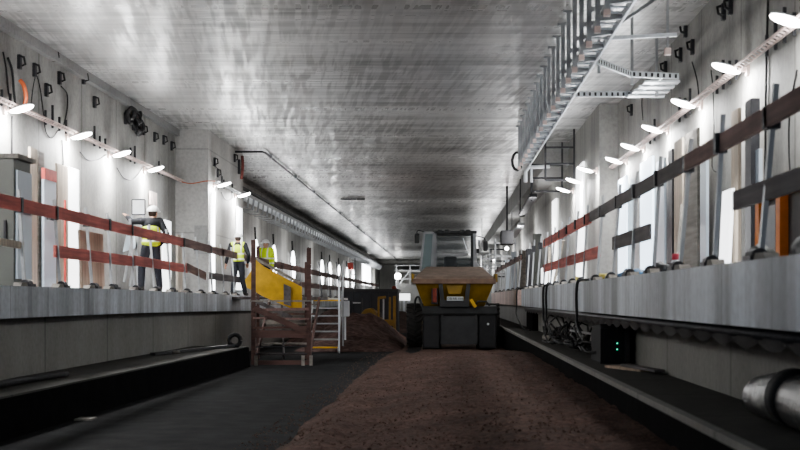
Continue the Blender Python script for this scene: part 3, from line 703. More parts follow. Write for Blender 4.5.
# ------------------------------------------------------------------ items on the right ledge
def up_r(name, px0, px1, ytop, X, mat, label, cat, thick=.04, zb=ZR, shift=0):
    ya = F*X/(px1-CX); yb = F*X/(px0-CX); zt = CZ+(CY-ytop)/F*((ya+yb)/2)
    o = MB().hexa([(X, ya, zb), (X, yb, zb), (X+thick, yb, zb), (X+thick, ya, zb), (X+shift, ya, zt), (X+shift, yb, zt), (X+thick+shift, yb, zt), (X+thick+shift, ya, zt)]).build(name, mat, loc=(X, ya, zb), bev=.004)
    return tag(o, label, cat)
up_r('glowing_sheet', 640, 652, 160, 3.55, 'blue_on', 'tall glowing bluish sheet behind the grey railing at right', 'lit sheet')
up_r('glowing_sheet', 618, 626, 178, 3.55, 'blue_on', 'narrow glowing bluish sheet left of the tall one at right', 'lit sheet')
up_r('white_sheet', 576, 583, 165, 3.2, 'white_glow', 'glowing white strip on the right wall pier', 'lit sheet')
up_r('glowing_sheet', 552, 556, 200, 3.2, 'white_glow', 'distant glowing strip behind the red boards at right', 'lit sheet')
up_r('bluish_sheet', 656, 664, 160, 3.5, 'bluewhite', 'pale blue upright panel right of the tall glowing sheet', 'panel')
up_r('timber_plank', 668, 672, 150, 3.5, 'dark_steel', 'narrow dark upright strip beside the pale blue panel', 'strip')
up_r('timber_plank', 674, 682, 140, 3.5, 'beige', 'pale upright plank behind the spray can', 'plank')
up_r('timber_plank', 684, 697, 132, 3.45, 'greywood', 'wide grey upright plank in the middle of the right wall', 'plank')
up_r('bluish_sheet', 700, 706, 150, 3.45, 'bluewhite', 'bluish upright strip left of the white leaning plank', 'panel')
up_r('white_plank', 718, 727, 190, 3.2, 'white_glow', 'bright white plank leaning behind the second grey guard board', 'plank', shift=.05)  # plank's brightness is painted in by emission
up_r('timber_plank', 731, 738, 110, 3.4, 'beige', 'pale upright plank right of the bright white plank', 'plank')
up_r('steel_post', 745, 751, 100, 3.4, 'dark_steel', 'dark upright post left of the orange cabinet', 'post', thick=.1)
up_r('white_plank', 753, 759, 150, 3.45, 'bluewhite', 'pale narrow strip between the dark post and orange cabinet', 'plank')
t = thing('orange_cabinet', 'orange framed cabinet with dark inside at the right edge', 'cabinet', (3.0, 12.0, ZR))
ya = F*3.2/(800-CX)-.9; yb = F*3.2/(763-CX)
MB().box(3.2, 3.6, ya, yb, ZR, 2.45).build('dark_body', 'machine_black', t)
for y in (yb-.16, (ya+yb)/2+.15, ya): MB().box(3.12, 3.22, y, y+.16, ZR, 2.5).build('upright', 'cabinet_orange', t)
MB().box(3.12, 3.22, ya, yb, 2.42, 2.5).build('top_rail', 'cabinet_orange', t)
MB().box(3.14, 3.2, yb-.75, yb-.2, ZR+.1, 2.35).build('door', 'machine_grey', t)
t = thing('spray_can', 'white spray can with a pink cap standing on the right ledge', 'can', P(676, 268, 13.2))
c = Vector((2.24, 13.2, ZR))
MB().lathe([(0, .04), (.005, .045), (.10, .045), (.12, .035)], c, 'z', 16).build('can', 'white', t, smooth=True)
MB().lathe([(.12, .036), (.17, .036), (.18, .03)], c, 'z', 16).build('cap', 'pink', t, smooth=True)
t.location = c
for ch in t.children: ch.data.transform(Matrix.Translation(P(676, 268, 13.2)-c))
def clod(x, y, z, r, mat, name, label, cat, seed, sx=1.6, sy=1.2, sz=.6):
    b = MB(); bmesh.ops.create_icosphere(b.b, subdivisions=3, radius=1)
    for v in b.b.verts:
        v.co *= 1+.35*mn.noise(v.co*1.7+Vector((seed, 0, 0))); v.co = Vector((x+v.co.x*r*sx, y+v.co.y*r*sy, max(z, z+r*sz*.7+v.co.z*r*sz)))
    return tag(b.build(name, mat, loc=(x, y, z), smooth=True), label, cat)
clod(2.3, 9.9, ZR, .10, 'cabinet', 'dark_sandbag', 'dark sandbag on the right ledge below the white plank', 'sandbag', 1, 1, 1.5, .8)
clod(2.35, 8.6, ZR, .12, 'machine_black', 'dark_sandbag', 'black sandbag on the right ledge before the orange cabinet', 'sandbag', 2, 1, 2.4, .9)
clod(2.35, 12.1, ZR, .08, 'machine_black', 'dark_sandbag', 'small black sandbag near the spray can', 'sandbag', 3, 1, 1.7, .7)
clod(2.35, 14.8, ZR, .10, 'machine_black', 'dark_sandbag', 'black sandbag left of the spray can on the right ledge', 'sandbag', 4, 1, 1.8, .8)
clod(2.3, 19.6, ZR, .11, 'yellow_foam', 'yellow_cloth', 'crumpled yellow cloth on the right ledge', 'cloth', 5, 1.2, 3, .6)
clod(2.25, 23.2, ZR, .12, 'yellow_foam', 'yellow_cloth', 'smaller yellow cloth farther along the right ledge', 'cloth', 6, 1, 3, .6)
clod(2.5, 18, ZR, .14, 'blue', 'blue_tarp', 'crumpled blue tarp beside the yellow cloth', 'tarp', 8, 1.4, 3, .6)
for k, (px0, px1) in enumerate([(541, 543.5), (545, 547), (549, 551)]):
    up_r('glowing_sheet', px0, px1, 268, 2.6, 'white_glow', 'small glowing panel behind the lower red board at right', 'lit panel')['group'] = 'glowing panels behind the red boards'
for k, (a, c) in enumerate([((634, 205), (642, 270)), ((641, 215), (630, 268))]):
    p = P(a[0], a[1], 16.6); q = P(c[0], c[1], 15.2); q.z = ZR+.02
    tag(MB().bar((2.9, p.y, p.z), (2.6, q.y, q.z), .05, .02).build('timber_batten', 'greywood', loc=q), ['thin timber batten leaning right behind the grey railing', 'thin timber batten leaning left behind the grey railing'][k], 'batten')
for k, (px, a) in enumerate([(547, .3), (551, -.2)]):
    y = F*2.7/(px+6-CX)
    tag(MB().bar((2.6, y, ZR), (2.75, y+a*6, ZR+1.1), .06, .03).build('timber_batten', 'beige', loc=(2.6, y, ZR)), ['pale crossed batten behind the red boards, left one', 'pale crossed batten behind the red boards, right one'][k], 'batten')
# tube and drape under right ledge
t = thing('draped_pipe', 'dark pipe with sagging sheeting running below the right ledge', 'pipe', (2.14, 10, 1.2))
MB().tube([(2.14, 6, 1.205), (2.14, 36, 1.205)], .045, 10).build('pipe', 'dark_steel', t, smooth=True)
b = MB(); pts = []; y = 6
rows = []
k = 0
while y < 36:
    s_ = .05*abs(math.sin(k*math.pi/8)); rows.append((y, 1.19, 1.15-s_)); y += .1; k += 1
vs = [(b.b.verts.new((2.10, y, z0)), b.b.verts.new((2.12, y, z1))) for y, z0, z1 in rows]
for a, c in zip(vs, vs[1:]): b.b.faces.new((a[0], a[1], c[1], c[0]))
b.build('sagging_sheeting', 'machine_black', t)
# cables from right ledge to kerb
GC = 'black cables draped over the right ledge'
def drape(px, y, pts, label, r=.018):
    cable(pts, r, label, group=GC)
for px, dy, l in ((518, 0, 'farthest black cable draped over the right ledge near the dumper'), (545, 0, 'black cable draped over the right ledge, left of the middle'), (548, .6, 'black cable draped close beside the middle one on the right ledge'), (579, 0, 'nearest black cable draped over the right ledge by the black unit')):
    y = F*ER/(px-CX)
    drape(px, y, [(ER+.3, y+.2, ZR+.03), (ER+.02, y, ZR+.03), (ER-.035, y, ZR-.1), (ER-.035, y, ZR-.45), (ER-.05, y-.4, 1.0), (2.1, y-1.6, .66), (2.25, y-2.4, .63)], l, .022)
t = thing('cable_tangle', 'tangle of black cables lying on the right kerb beside the black unit', 'cable tangle', (2.1, 20, .62))
b = MB()
for k in range(26):
    c0 = Vector((2.05+random.uniform(-.2, .22), 18.9+random.uniform(0, 7.0), .65)); R1 = random.uniform(.12, .3); a0 = random.random()*6
    tl = random.uniform(0, .5) if k % 3 else 1.3
    b.tube([c0+Vector((.6*R1*math.cos(a*.7+a0), 2.2*R1*math.sin(a*.7+a0), abs(tl*R1*math.sin(a*.7))+.01*k*.5)) for a in range(11)], .016, 6)
b.build('coils', 'cable', t, smooth=True)
cy_ = 20.2
MB().tube([(2.25, cy_+1.3*math.cos(a*math.pi/12), .62+.42*math.sin(a*math.pi/12)) for a in range(13)], .022, 6).build('tall_loop', 'cable', t, smooth=True)
# black unit with green lights
t = thing('black_control_unit', 'black control unit with two green lights on the right kerb', 'control unit', (2.25, 18.3, .6))
MB().prism([(17.9, .6), (19.2, .6), (19.2, 1.0), (18.9, 1.08), (18.1, 1.12), (17.9, 1.0)], 'x', 2.06, 2.36).build('housing', 'rubber', t, bev=.015)
MB().box(2.04, 2.38, 17.85, 17.9, .6, 1.06).build('front_panel', 'rubber', t)
MB().box(2.36, 2.42, 17.80, 18.0, .62, 1.12).build('side_duct', 'machine_black', t)
for z in (.86, .78): MB().box(2.25, 2.268, 17.83, 17.85, z, z+.018).build('green_light', 'green_led', t)
MB().tube([(2.3, 18.3, 1.08), (2.3, 18.3, 1.15), (2.3, 18.9, 1.15), (2.3, 18.9, 1.05)], .015, 6).build('handle', 'dark_steel', t)
tag(MB().bar((2.0, 21.7, .95), (2.25, 18.9, .93), .02, .03).build('steel_rod', 'steel', loc=(2.1, 20, .9)), 'thin steel rod resting on the cable tangle at right', 'rod')
tag(MB().bar((2.1, 16.9, .615), (2.4, 15.9, .615), .25, .03).build('plank', 'ply', loc=(2.2, 16.5, .6)), 'short brown board lying on the right kerb', 'board')
tag(MB().bar((2.2, 16.6, .645), (2.4, 15.2, .645), .12, .03).build('plank', 'grey_board', loc=(2.3, 16, .63)), 'dark board lying across the short brown board on the kerb', 'board')
clod(2.1, 27, .6, .16, 'greywood', 'rubble_bag', 'pale bag lying on the right kerb below the ledge', 'bag', 11, 1, 3, .8)
# foil duct
t = thing('insulated_duct', 'silver foil wrapped duct lying on the right kerb in the foreground', 'duct', (2.28, 9.5, .75))
pts = []; rs = []
for k in range(15):
    u = k/14; y = 9.9-u*.95; r = .135+.05*u+.008*math.sin(k*2.1); pts.append((2.30, y, .605+r)); rs.append(r)
MB().tube(pts, rs, 24).build('foil_sleeve', 'foil', t, smooth=True)
MB().tube([(2.30, 8.98, .80), (2.30, 8.75, .80)], .195, 24).build('black_ring', 'rubber', t, smooth=True)
MB().tube([(2.30, 8.75, .79), (2.29, 8.2, .79), (2.29, 7.5, .79)], .18, 24).build('foil_sleeve', 'foil', t, smooth=True)

# ------------------------------------------------------------------ items on the left berm and lane
cable([(-5.0, 13.2, .49), (-4.95, 14.6, .50), (-4.98, 16.0, .49), (-4.9, 17.6, .48)], .04, 'dark hose lying on the left berm at the picture edge', 'rubber', 'hose', cat='hose')
tag(MB().bar((-5.2, 24.2, .47), (-4.45, 28.6, .47), .10, .05).build('plank', 'machine_black', loc=(-4.8, 26, .45)), 'dark plank lying on the left berm before the stair scaffold', 'plank')
tag(MB().tube([(-4.42+.12*math.cos(a*.52), 28.6, .58+.12*math.sin(a*.52)) for a in range(13)], .045, 8).build('hose_coil', 'rubber', loc=(-4.42, 28.6, .45)), 'small black hose coil standing on the left berm end', 'hose coil')
clod(-4.9, 24.8, .455, .05, 'greywood', 'rubble_stone', 'small pale stone on the left berm', 'stone', 12)
tag(MB().box(-4.42, -4.22, 16.2, 16.5, 0, .02).build('paper_scrap', 'greywood', loc=(-4.3, 16.3, 0)), 'pale flat scrap lying on the dark lane at left', 'scrap')

# ------------------------------------------------------------------ stair scaffold
SY = 30.0
def S(px, py, y=SY): return P(px, py, y)
t = thing('stair_scaffold', 'weathered red and brown timber stair scaffold with a yellow side sheet at the left ledge', 'stair scaffold', (-3.6, SY, 0))
for px, top, y, w in ((253.5, 240, SY, .09), (258, 246, 33, .07), (309, 248, SY, .09), (306, 262, 33, .06)):
    p = S(px, top, y); MB().bar((p.x, y, 0), (p.x, y, p.z), w, w).build('post', 'dark_timber', t)
def hb(px0, py0, px1, py1, h, mat, y=SY, name='cross_board', th=.03):
    p = S(px0, py0, y); q = S(px1, py1, y); MB().bar((p.x, y, p.z), (q.x, y, q.z), th, h, Vector((0, 0, 1))).build(name, mat, t)
hb(250, 301, 311, 301, .035, 'greywood', SY-.06, 'hand_bar')
hb(253, 310, 309, 309, .06, 'dull', SY-.06); hb(253, 318, 309, 319, .045, 'dull', SY-.06); hb(253, 328, 309, 327, .05, 'dark_timber', SY-.06)
hb(253, 334, 309, 334, .17, 'dark_timber', SY-.06); hb(254, 308, 306, 332, .13, 'dark_timber', SY-.12, 'diagonal_board')
hb(254, 300, 292, 318, .09, 'grey_board', SY+.4, 'diagonal_board')
hb(253, 363, 309, 363, .12, 'dark_timber', SY-.06)
for k, (z, yy) in enumerate([(.2, 30.3), (.42, 30.7), (.64, 31.1), (.86, 31.5), (1.08, 31.9), (1.3, 32.3)]):
    MB().box(-4.15, -3.05, yy, yy+.3, z, z+.035).build('tread', 'greywood' if k % 2 else 'dark_timber', t)
for x in (-4.2, -3.02): MB().bar((x, 30.2, .1), (x, 32.6, 1.42), .04, .16).build('stringer', 'dark_timber', t)
MB().box(-4.25, -2.98, 32.6, 34.6, 1.42, 1.50).build('landing', 'grey_board', t)
MB().box(-5.2, -4.2, 33.2, 34.6, 1.44, 1.50).build('walkway', 'grey_board', t)
poly = [S(a, c, 31.0) for a, c in ((245, 280), (251, 271), (254, 276), (254, 258), (263, 266), (302, 287), (302, 309), (292, 309), (262, 296), (254, 291), (247, 288))]
MB().prism([(v.x, v.z) for v in poly], 'y', 31.0, 31.03).build('side_sheet', 'panel_yellow', t)
hb(251, 256, 300, 283, .06, 'greywood', 31.1, 'sloping_rail')
q = [S(284, 284, 30.95), S(291, 287, 30.95), S(291, 306, 30.95), S(284, 304, 30.95)]
MB().prism([(v.x, v.z) for v in q], 'y', 30.9, 30.95).build('grey_batten', 'grey_board', t)
for px in (256, 303, 311):
    p = S(px, 362, SY-.4); MB().bar((p.x, SY-.4, 0), (p.x, SY-.4, .22), .07, .05).build('foot_block', 'greywood', t)
hb(282, 305, 284, 360, .12, 'grey_board', 30.6, 'inner_board'); hb(262, 322, 284, 322, .08, 'greywood', 31.6, 'inner_board')
hb(253, 347, 309, 346, .03, 'dark_steel', SY+.3); hb(253, 354, 309, 354, .03, 'dark_steel', SY+.2)
t = thing('aluminium_stair', 'pale metal stair flight with yellow first and last treads beside the timber scaffold', 'stair', (-3.3, 37, 0))
xa, xb = -3.62, -2.88
for k in range(7):
    z = .13+k*.21; yy = 36.4+k*.18
    MB().box(xa, xb, yy, yy+.16, z, z+.04).build('tread', 'panel_yellow' if k in (0, 6) else 'steel', t)
for x in (xa-.03, xb+.03): MB().bar((x, 36.3, .02), (x, 37.7, 1.5), .03, .13).build('stringer', 'steel', t)
MB().bar((xb+.05, 36.35, 0), (xb+.05, 36.35, 1.95), .045).build('handrail_post', 'zinc', t); MB().bar((xa-.05, 36.35, 0), (xa-.05, 36.35, 1.9), .04).build('handrail_post', 'dull', t)
MB().bar((xb+.05, 37.7, 0), (xb+.05, 37.7, 2.5), .045).build('handrail_post', 'steel', t); MB().bar((xb+.05, 36.35, 1.9), (xb+.05, 37.7, 2.5), .04).build('handrail', 'steel', t)
MB().box(xa-.1, xb+.1, 37.65, 38.9, 1.42, 1.48).build('landing', 'steel', t)
for x in (-3.5, -3.25, -3.0): MB().bar((x, 38.8, 1.48), (x-.1, 38.8, 2.5), .03).build('baluster', 'dark_steel', t)
tag(MB().box(-2.95, -2.72, 38.6, 38.8, .95, 1.40, bev=.02).bar((-2.84, 38.7, 0), (-2.84, 38.7, .95), .05).build('white_box', 'white', loc=(-2.84, 38.7, 0)), 'small white box on a post right of the metal stair', 'box')

# ------------------------------------------------------------------ people
def hand(b, wrist, d, side, curl=.3, up=Vector((0, 0, 1))):
    d = Vector(d).normalized(); sd = d.cross(up)
    sd = sd.normalized() if sd.length > .1 else Vector((1, 0, 0)); nrm = sd.cross(d)
    w = Vector(wrist); pc = w+d*.05
    for k in range(4):
        o = (k-1.5)*.020
        b.cap(w+d*.01+sd*o*.7, .014, w+d*.085+sd*o, .012, 8)
        L = (.062, .075, .080, .070)[k]; p0 = w+d*.088+sd*o
        p1 = p0+(d-nrm*curl*.6).normalized()*L*.5; p2 = p1+(d-nrm*curl*1.8).normalized()*L*.5
        b.cap(p0, .0095, p1, .009, 8); b.cap(p1, .009, p2, .0078, 8)
    th = w+d*.03+sd*side*.03; t1 = th+(d*.6+sd*side*.8).normalized()*.04; t2 = t1+(d+sd*side*.2).normalized()*.032
    b.cap(th, .014, t1, .011, 8); b.cap(t1, .011, t2, .009, 8)
def person(label, loc, rotz, J, vest='vest', sleeves='jacket', scale=1.0, low=False):
    """J: joints in local space, figure faces +Y"""
    t = thing('person', label, 'person', loc)
    V = {k: Vector(v) for k, v in J.items()}
    b = MB()
    hd, nk, ch, pv = V['head'], V['neck'], V['chest'], V['pelvis']
    f = V.get('face', Vector((0, 1, 0))).normalized(); sd = f.cross(Vector((0, 0, 1))).normalized()
    b.ell(hd, .078, .095, .115, Matrix.Rotation(math.atan2(-f.x, f.y), 4, 'Z'), 20)
    b.ell(hd+f*.03-Vector((0, 0, .06)), .055, .06, .055, None, 14)                      # jaw
    b.cap(hd+f*.085+Vector((0, 0, .005)), .010, hd+f*.108-Vector((0, 0, .022)), .014, 8)   # nose
    for s in (-1, 1): b.ell(hd+sd*s*.078-Vector((0, 0, .01)), .012, .02, .032, None, 10)   # ears
    b.ell(hd+f*.088-Vector((0, 0, .055)), .024, .012, .009, Matrix.Rotation(math.atan2(-f.x, f.y), 4, 'Z'), 10)
    b.cap(hd-Vector((0, 0, .07)), .055, nk, .06)
    b.ell((nk+ch)/2-Vector((0, 0, .02)), .17, .10, .15); b.ell(ch, .155, .11, .18); b.ell((ch+pv)/2, .135, .10, .17); b.ell(pv, .155, .11, .13)
    for s in 'lr':
        sh, el, wr = V[s+'sh'], V[s+'el'], V[s+'wr']
        b.cap(nk-Vector((0, 0, .05)), .06, sh, .058); b.cap(sh, .056, el, .042); b.cap(el, .042, wr, .028)
        hand(b, wr, wr-el if s+'hd' not in V else V[s+'hd'], 1 if s == 'l' else -1)
        hp, kn, an, to = V[s+'hp'], V[s+'kn'], V[s+'an'], V[s+'to']
        b.cap(hp, .088, kn, .057); b.cap(kn, .057, an, .038); b.cap(an-Vector((0, 0, .03)), .036, to, .03)
    o = b.build('body', 'skin', t); remesh(o, .0085, 3)
    for s in (-1, 1): MB().ell(Vector(loc)+hd+f*.083+sd*s*.032+Vector((0, 0, .012)), .012, .008, .007, None, 10).build('eye', 'white', t, smooth=True)
    def cl(name, mat, fn, vox=.016):
        b = MB(); fn(b); o = b.build(name, mat, t); 
        remesh(o, vox, 5); return o
    def tr(b):
        b.ell(pv, .175, .13, .13)
        for s in 'lr':
            hp, kn, an = V[s+'hp'], V[s+'kn'], V[s+'an']
            b.cap(hp, .105, kn, .078); b.cap(kn, .078, an+Vector((0, 0, .02)), .062)
    def jk(b):
        b.ell(ch, .172, .125, .19); b.ell((ch+pv)/2, .155, .12, .18); b.ell(pv+Vector((0, 0, .04)), .18, .135, .09); b.ell(nk-Vector((0, 0, .04)), .10, .08, .06); b.ell((nk+ch)/2-Vector((0, 0, .02)), .19, .122, .165)
        for s in 'lr':
            sh, el, wr = V[s+'sh'], V[s+'el'], V[s+'wr']
            b.cap(nk-Vector((0, 0, .06)), .075, sh, .075); b.cap(sh, .075, el, .058); b.cap(el, .058, wr-(wr-el).normalized()*.02, .044)
    def vs_(b):
        if low:
            b.ell(ch-Vector((0, 0, .03)), .20, .15, .16); b.ell((ch+pv)/2, .185, .145, .17); b.ell(pv+Vector((0, 0, .03)), .20, .155, .12); return
        b.ell(ch+Vector((0, 0, .02)), .192, .145, .20); b.ell((ch+pv)/2, .178, .142, .20); b.ell(pv+Vector((0, 0, .05)), .19, .148, .10)
        for s in 'lr': b.cap(nk-Vector((0, 0, .06)), .08, V[s+'sh'].lerp(nk, .25), .085)
    def bt(b):
        for s in 'lr':
            an, to = V[s+'an'], V[s+'to']
            b.cap(an+Vector((0, 0, .05)), .058, an-Vector((0, 0, .03)), .052); b.cap(an-Vector((0, 0, .03)), .05, to, .042); b.ell(an+(an-to).normalized()*.03-Vector((0, 0, .03)), .045, .05, .045)
    def off(fn): return lambda b: fn(b)
    for name, mat, fn in (('trousers', 'trousers', tr), ('jacket', sleeves, jk), ('vest', vest, vs_), ('boots', 'boot', bt)):
        b = MB(); fn(b); bmesh.ops.translate(b.b, verts=b.b.verts, vec=Vector(loc)); remesh(b.build(name, mat, t), .016, 5)
    # hair, helmet
    L = Vector(loc)
    MB().ell(L+hd-f*.018+Vector((0, 0, .01)), .083, .09, .105, Matrix.Rotation(math.atan2(-f.x, f.y), 4, 'Z'), 16).build('hair', 'hair', t, smooth=True)
    rz = Matrix.Rotation(math.atan2(-f.x, f.y), 4, 'Z')
    b = MB(); c = L+hd+Vector((0, 0, .045))
    bmesh.ops.create_uvsphere(b.b, u_segments=24, v_segments=14, radius=1, matrix=Matrix.Translation(c) @ rz @ Matrix.Diagonal((.118, .14, .115, 1)))
    bmesh.ops.delete(b.b, geom=[v for v in b.b.verts if v.co.z < c.z-.005], context='VERTS')
    b.build('helmet', 'helmet', t, smooth=True)
    b = MB(); bmesh.ops.create_cone(b.b, cap_ends=True, segments=24, radius1=1, radius2=.96, depth=.02, matrix=Matrix.Translation(c+f*.03) @ rz @ Matrix.Diagonal((.125, .168, 1, 1)))
    b.build('helmet_brim', 'helmet', t, smooth=False)
    # body was built in local space but build() subtracts the root: undo for the body only
    o.data.transform(Matrix.Translation(Vector(loc)))
    t.rotation_euler = (0, 0, rotz); t.scale = (scale,)*3
    return t
LOWVEST = 1
def std(**k):
    J = dict(head=(0, .02, 1.60), neck=(0, 0, 1.46), chest=(0, 0, 1.27), pelvis=(0, 0, .95),
             lsh=(-.19, 0, 1.42), rsh=(.19, 0, 1.42), lel=(-.24, -.02, 1.13), rel=(.24, -.02, 1.13), lwr=(-.25, .08, .88), rwr=(.25, .08, .88),
             lhp=(-.09, 0, .90), rhp=(.09, 0, .90), lkn=(-.11, .03, .49), rkn=(.11, .03, .49), lan=(-.12, 0, .09), ran=(.12, 0, .09), lto=(-.14, .14, .04), rto=(.14, .14, .04))
    J.update(k); return J
# reaching worker: faces away from the camera, turned to the wall at left
yw = 27.0; xw = (149-CX)/F*yw
person('worker in white helmet and yellow vest reaching up to a white board', (xw+.04, yw, ZL(yw)), math.radians(35),
       std(head=(.07, .06, 1.57), neck=(.03, .02, 1.45), chest=(.0, .01, 1.25), lel=(-.30, .24, 1.40), lwr=(-.32, .46, 1.52), rel=(.30, -.10, 1.14), rwr=(.22, .08, .94), lsh=(-.19, .04, 1.41),
           lan=(-.20, .02, .09), lto=(-.24, .16, .04), lkn=(-.17, .06, .49), ran=(.17, -.04, .09), rto=(.20, .10, .04), rkn=(.15, .02, .49), face=(.75, .5, 0)), low=True)
yw = 35.2; xw = (238-CX)/F*yw
person('worker in white helmet and yellow vest seen from behind beside the concrete pier', (xw, yw, ZL(yw)), math.radians(0),
       std(lel=(-.27, -.05, 1.16), lwr=(-.33, -.02, .90), rel=(.30, 0, 1.14), rwr=(.25, .14, .92), lan=(-.15, 0, .09), ran=(.18, .08, .09), rto=(.22, .22, .04)), scale=.93)
yw = 41.5; xw = (266-CX)/F*yw
person('worker in white helmet and striped vest half hidden behind the yellow stair sheet', (xw, yw, ZL(yw)), math.radians(160), std(), sleeves='vest', scale=1.0)
# folded ladder / sheet the first worker stands beside
t = thing('grey_trestle', 'pale folded trestle leaning beside the reaching worker', 'trestle', (-6.4, 27.6, ZL(27)))
for a, c in (((134, 240), (124, 262)), ((139, 243), (130, 266)), ((136, 241), (138, 268))):
    p = P(a[0], a[1]-10, 27.5); q = P(c[0], c[1]+20, 27.5); q.z = max(q.z, ZL(27.5)); MB().bar(p, q, .04, .05).build('leg', 'steel', t)
MB().prism([(v.x, v.z) for v in [P(127, 233, 27.5), P(139, 231, 27.5), P(136, 248, 27.5), P(123, 252, 27.5)]], 'y', 27.48, 27.51).build('panel', 'bluewhite', t)
tag(MB().box(-5.62, -5.30, 35.6, 35.9, ZL(36), ZL(36)+.16, bev=.015).build('white_block', 'white', loc=(-5.4, 35.7, ZL(36))), 'small white block at the feet of the worker seen from behind', 'block')

# ------------------------------------------------------------------ dumper
DY = 38.6; U = DY/F
def D(px, py, y=DY): return P(px, py, y)
t = thing('wheeled_dumper', 'yellow wheeled dumper with tan load and glass cab parked on the gravel', 'dumper', (.4, 39.5, 0))
def tyre(x, w, y, r, name='tyre', lug=True):
    prof = [(-w/2, r*.55), (-w/2, r*.86), (-w/2+.04, r*.97), (-w*.2, r), (w*.2, r), (w/2-.04, r*.97), (w/2, r*.86), (w/2, r*.55)]
    b = MB(); b.lathe(prof, (x, y, r), 'x', 40)
    if lug:
        for k in range(22):
            a = 2*math.pi*k/22
            for s in (-1, 1):
                m = Matrix.Translation((x, y, r)) @ Matrix.Rotation(a+(.14 if s > 0 else 0), 4, 'X') @ Matrix.Translation((s*w*.25, 0, r)) @ Matrix.Rotation(s*.45, 4, 'Z')
                bmesh.ops.create_cube(b.b, size=1, matrix=m @ Matrix.Diagonal((w*.52, .07, .07, 1)))
    o = b.build(name, 'tyre', t)
    MB().lathe([(-w/2-.01, r*.3), (-w/2-.005, r*.55), (w/2+.005, r*.55), (w/2+.01, r*.3)], (x, y, r), 'x', 24).build('wheel_rim', 'yellow', o)
    return o
xl0 = D(422, 0).x; xr1 = D(497, 0).x
tyre(xl0+.27, .54, DY+.62, .60); tyre(xr1-.29, .56, DY+.62, .60)
tyre(D(416, 0, 41.6).x, .55, 41.6, .64); tyre(D(490, 0, 41.6).x, .55, 41.6, .64)
MB().box(xl0+.50, xr1-.52, DY+.25, DY+2.8, .30, 1.05, bev=.03).build('chassis', 'machine_black', t)
MB().box(xl0+.52, xr1-.54, DY-.02, DY+.22, .16, 1.02, bev=.02).build('front_guard', 'machine_black', t)
for x in (xl0+.55, xr1-.62): MB().box(x, x+.05, DY-.05, DY-.02, .2, 1.0).build('guard_rib', 'machine_black', t)
MB().prism([(DY-.08, 1.04), (DY+.1, 1.24), (DY+1.2, 1.27), (DY+1.2, 1.19), (DY+.14, 1.16), (DY-.02, .96)], 'x', xl0, xr1).build('mudguard', 'machine_black', t)
# mud flap faces over tyres
for x0, x1 in ((xl0+.02, xl0+.50), (xr1-.52, xr1-.02)): MB().box(x0, x1, DY-.03, DY-.0, .06, 1.02, bev=.05).build('mud_flap', 'rubber', t)
MB().lathe([(0, .035), (.03, .035), (.035, .02)], (D(488, 324).x, DY-.07, D(488, 324).z), 'y', 12).build('reflector', 'plate', t)
# skip
xs0, xs1 = D(418, 0).x, D(490.5, 0).x
zt = D(0, 283).z; zb = 1.24
xa0, xa1 = D(415, 0).x, D(494, 0).x
cxs = (xs0+xs1)/2
MB().hexa([(xs0+.16, DY+.35, zb), (xs1-.16, DY+.35, zb), (xs1-.2, DY+2.3, zb), (xs0+.2, DY+2.3, zb), (xa0, DY-.05, zt), (xa1, DY-.05, zt), (xa1-.1, DY+2.5, zt+.1), (xa0+.1, DY+2.5, zt+.1)]).build('skip', 'yellow', t, bev=.03)
MB().hexa([(xa0-.07, DY-.14, zt-.03), (xa1+.05, DY-.14, zt-.03), (xa1-.05, DY+2.55, zt+.08), (xa0+.05, DY+2.55, zt+.08), (xa0-.07, DY-.14, zt+.12), (xa1+.05, DY-.14, zt+.12), (xa1-.05, DY+2.55, zt+.2), (xa0+.05, DY+2.55, zt+.2)]).build('skip_rim', 'tan_dark', t, bev=.02)
zl = D(0, 266.5, DY+1.9).z
o = MB().hexa([(xa0-.02, DY-.08, zt+.1), (xa1, DY-.08, zt+.1), (xa1-.08, DY+2.4, zt+.15), (xa0+.08, DY+2.4, zt+.15), (xa0+.02, DY-.02, zt+.19), (xa1-.04, DY-.02, zt+.19), (D(482, 0, DY+1.9).x, DY+2.0, zl), (D(426, 0, DY+1.9).x, DY+2.0, zl)]).build('load', 'tan', t, bev=.03)
for x, s in ((xa0-.1, 1), (xa1+.03, -1)):
    MB().hexa([(x, DY-.05, zt+.02), (x+.07, DY-.05, zt+.02), (x+.07, DY+1.6, zt+.05), (x, DY+1.6, zt+.05), (x, DY, zt+.26), (x+.07, DY, zt+.26), (x+.07, DY+1.4, zt+.28), (x, DY+1.4, zt+.28)]).build('side_flare', 'yellow', t)
# U bracket, lamps, plate
xm = D(454.5, 0).x
for s in (-1, 1):
    MB().bar((xm+s*.40, DY+.02, 1.90), (xm+s*.33, DY+.02, 1.30), .12, .14).build('lift_arm', 'machine_black', t)
MB().box(xm-.42, xm+.42, DY-.02, DY+.12, 1.22, 1.42, bev=.02).build('number_plate_carrier', 'machine_black', t)
MB().prism([(xm-.26, 1.86), (xm+.26, 1.86), (xm+.17, 1.58), (xm-.17, 1.58)], 'y', DY-.01, DY+.1).build('front_bulge', 'yellow', t, bev=.02)
np_ = MB().box(xm-.22, xm+.25, DY-.06, DY-.03, 1.40, 1.52, bev=.008).build('number_plate', 'plate', t)
def text(s, size, loc, mat, parent, rot=(math.pi/2, 0, 0), align='CENTER'):
    c = bpy.data.curves.new('txt', 'FONT'); c.body = s; c.size = size; c.align_x = align; c.extrude = .003
    o = bpy.data.objects.new('txt', c); C.objects.link(o); bpy.context.view_layer.update()
    me = bpy.data.meshes.new_from_object(o); bpy.data.objects.remove(o); bpy.data.curves.remove(c)
    q = bpy.data.objects.new('lettering', me); C.objects.link(q); q.parent = parent
    q.location = Vector(loc)-wloc(parent); q.rotation_euler = rot; me.materials.clear(); me.materials.append(M[mat]); return q
text('OB\u00b7AR 444', .095, (xm+.015, DY-.066, 1.428), 'ink', np_)
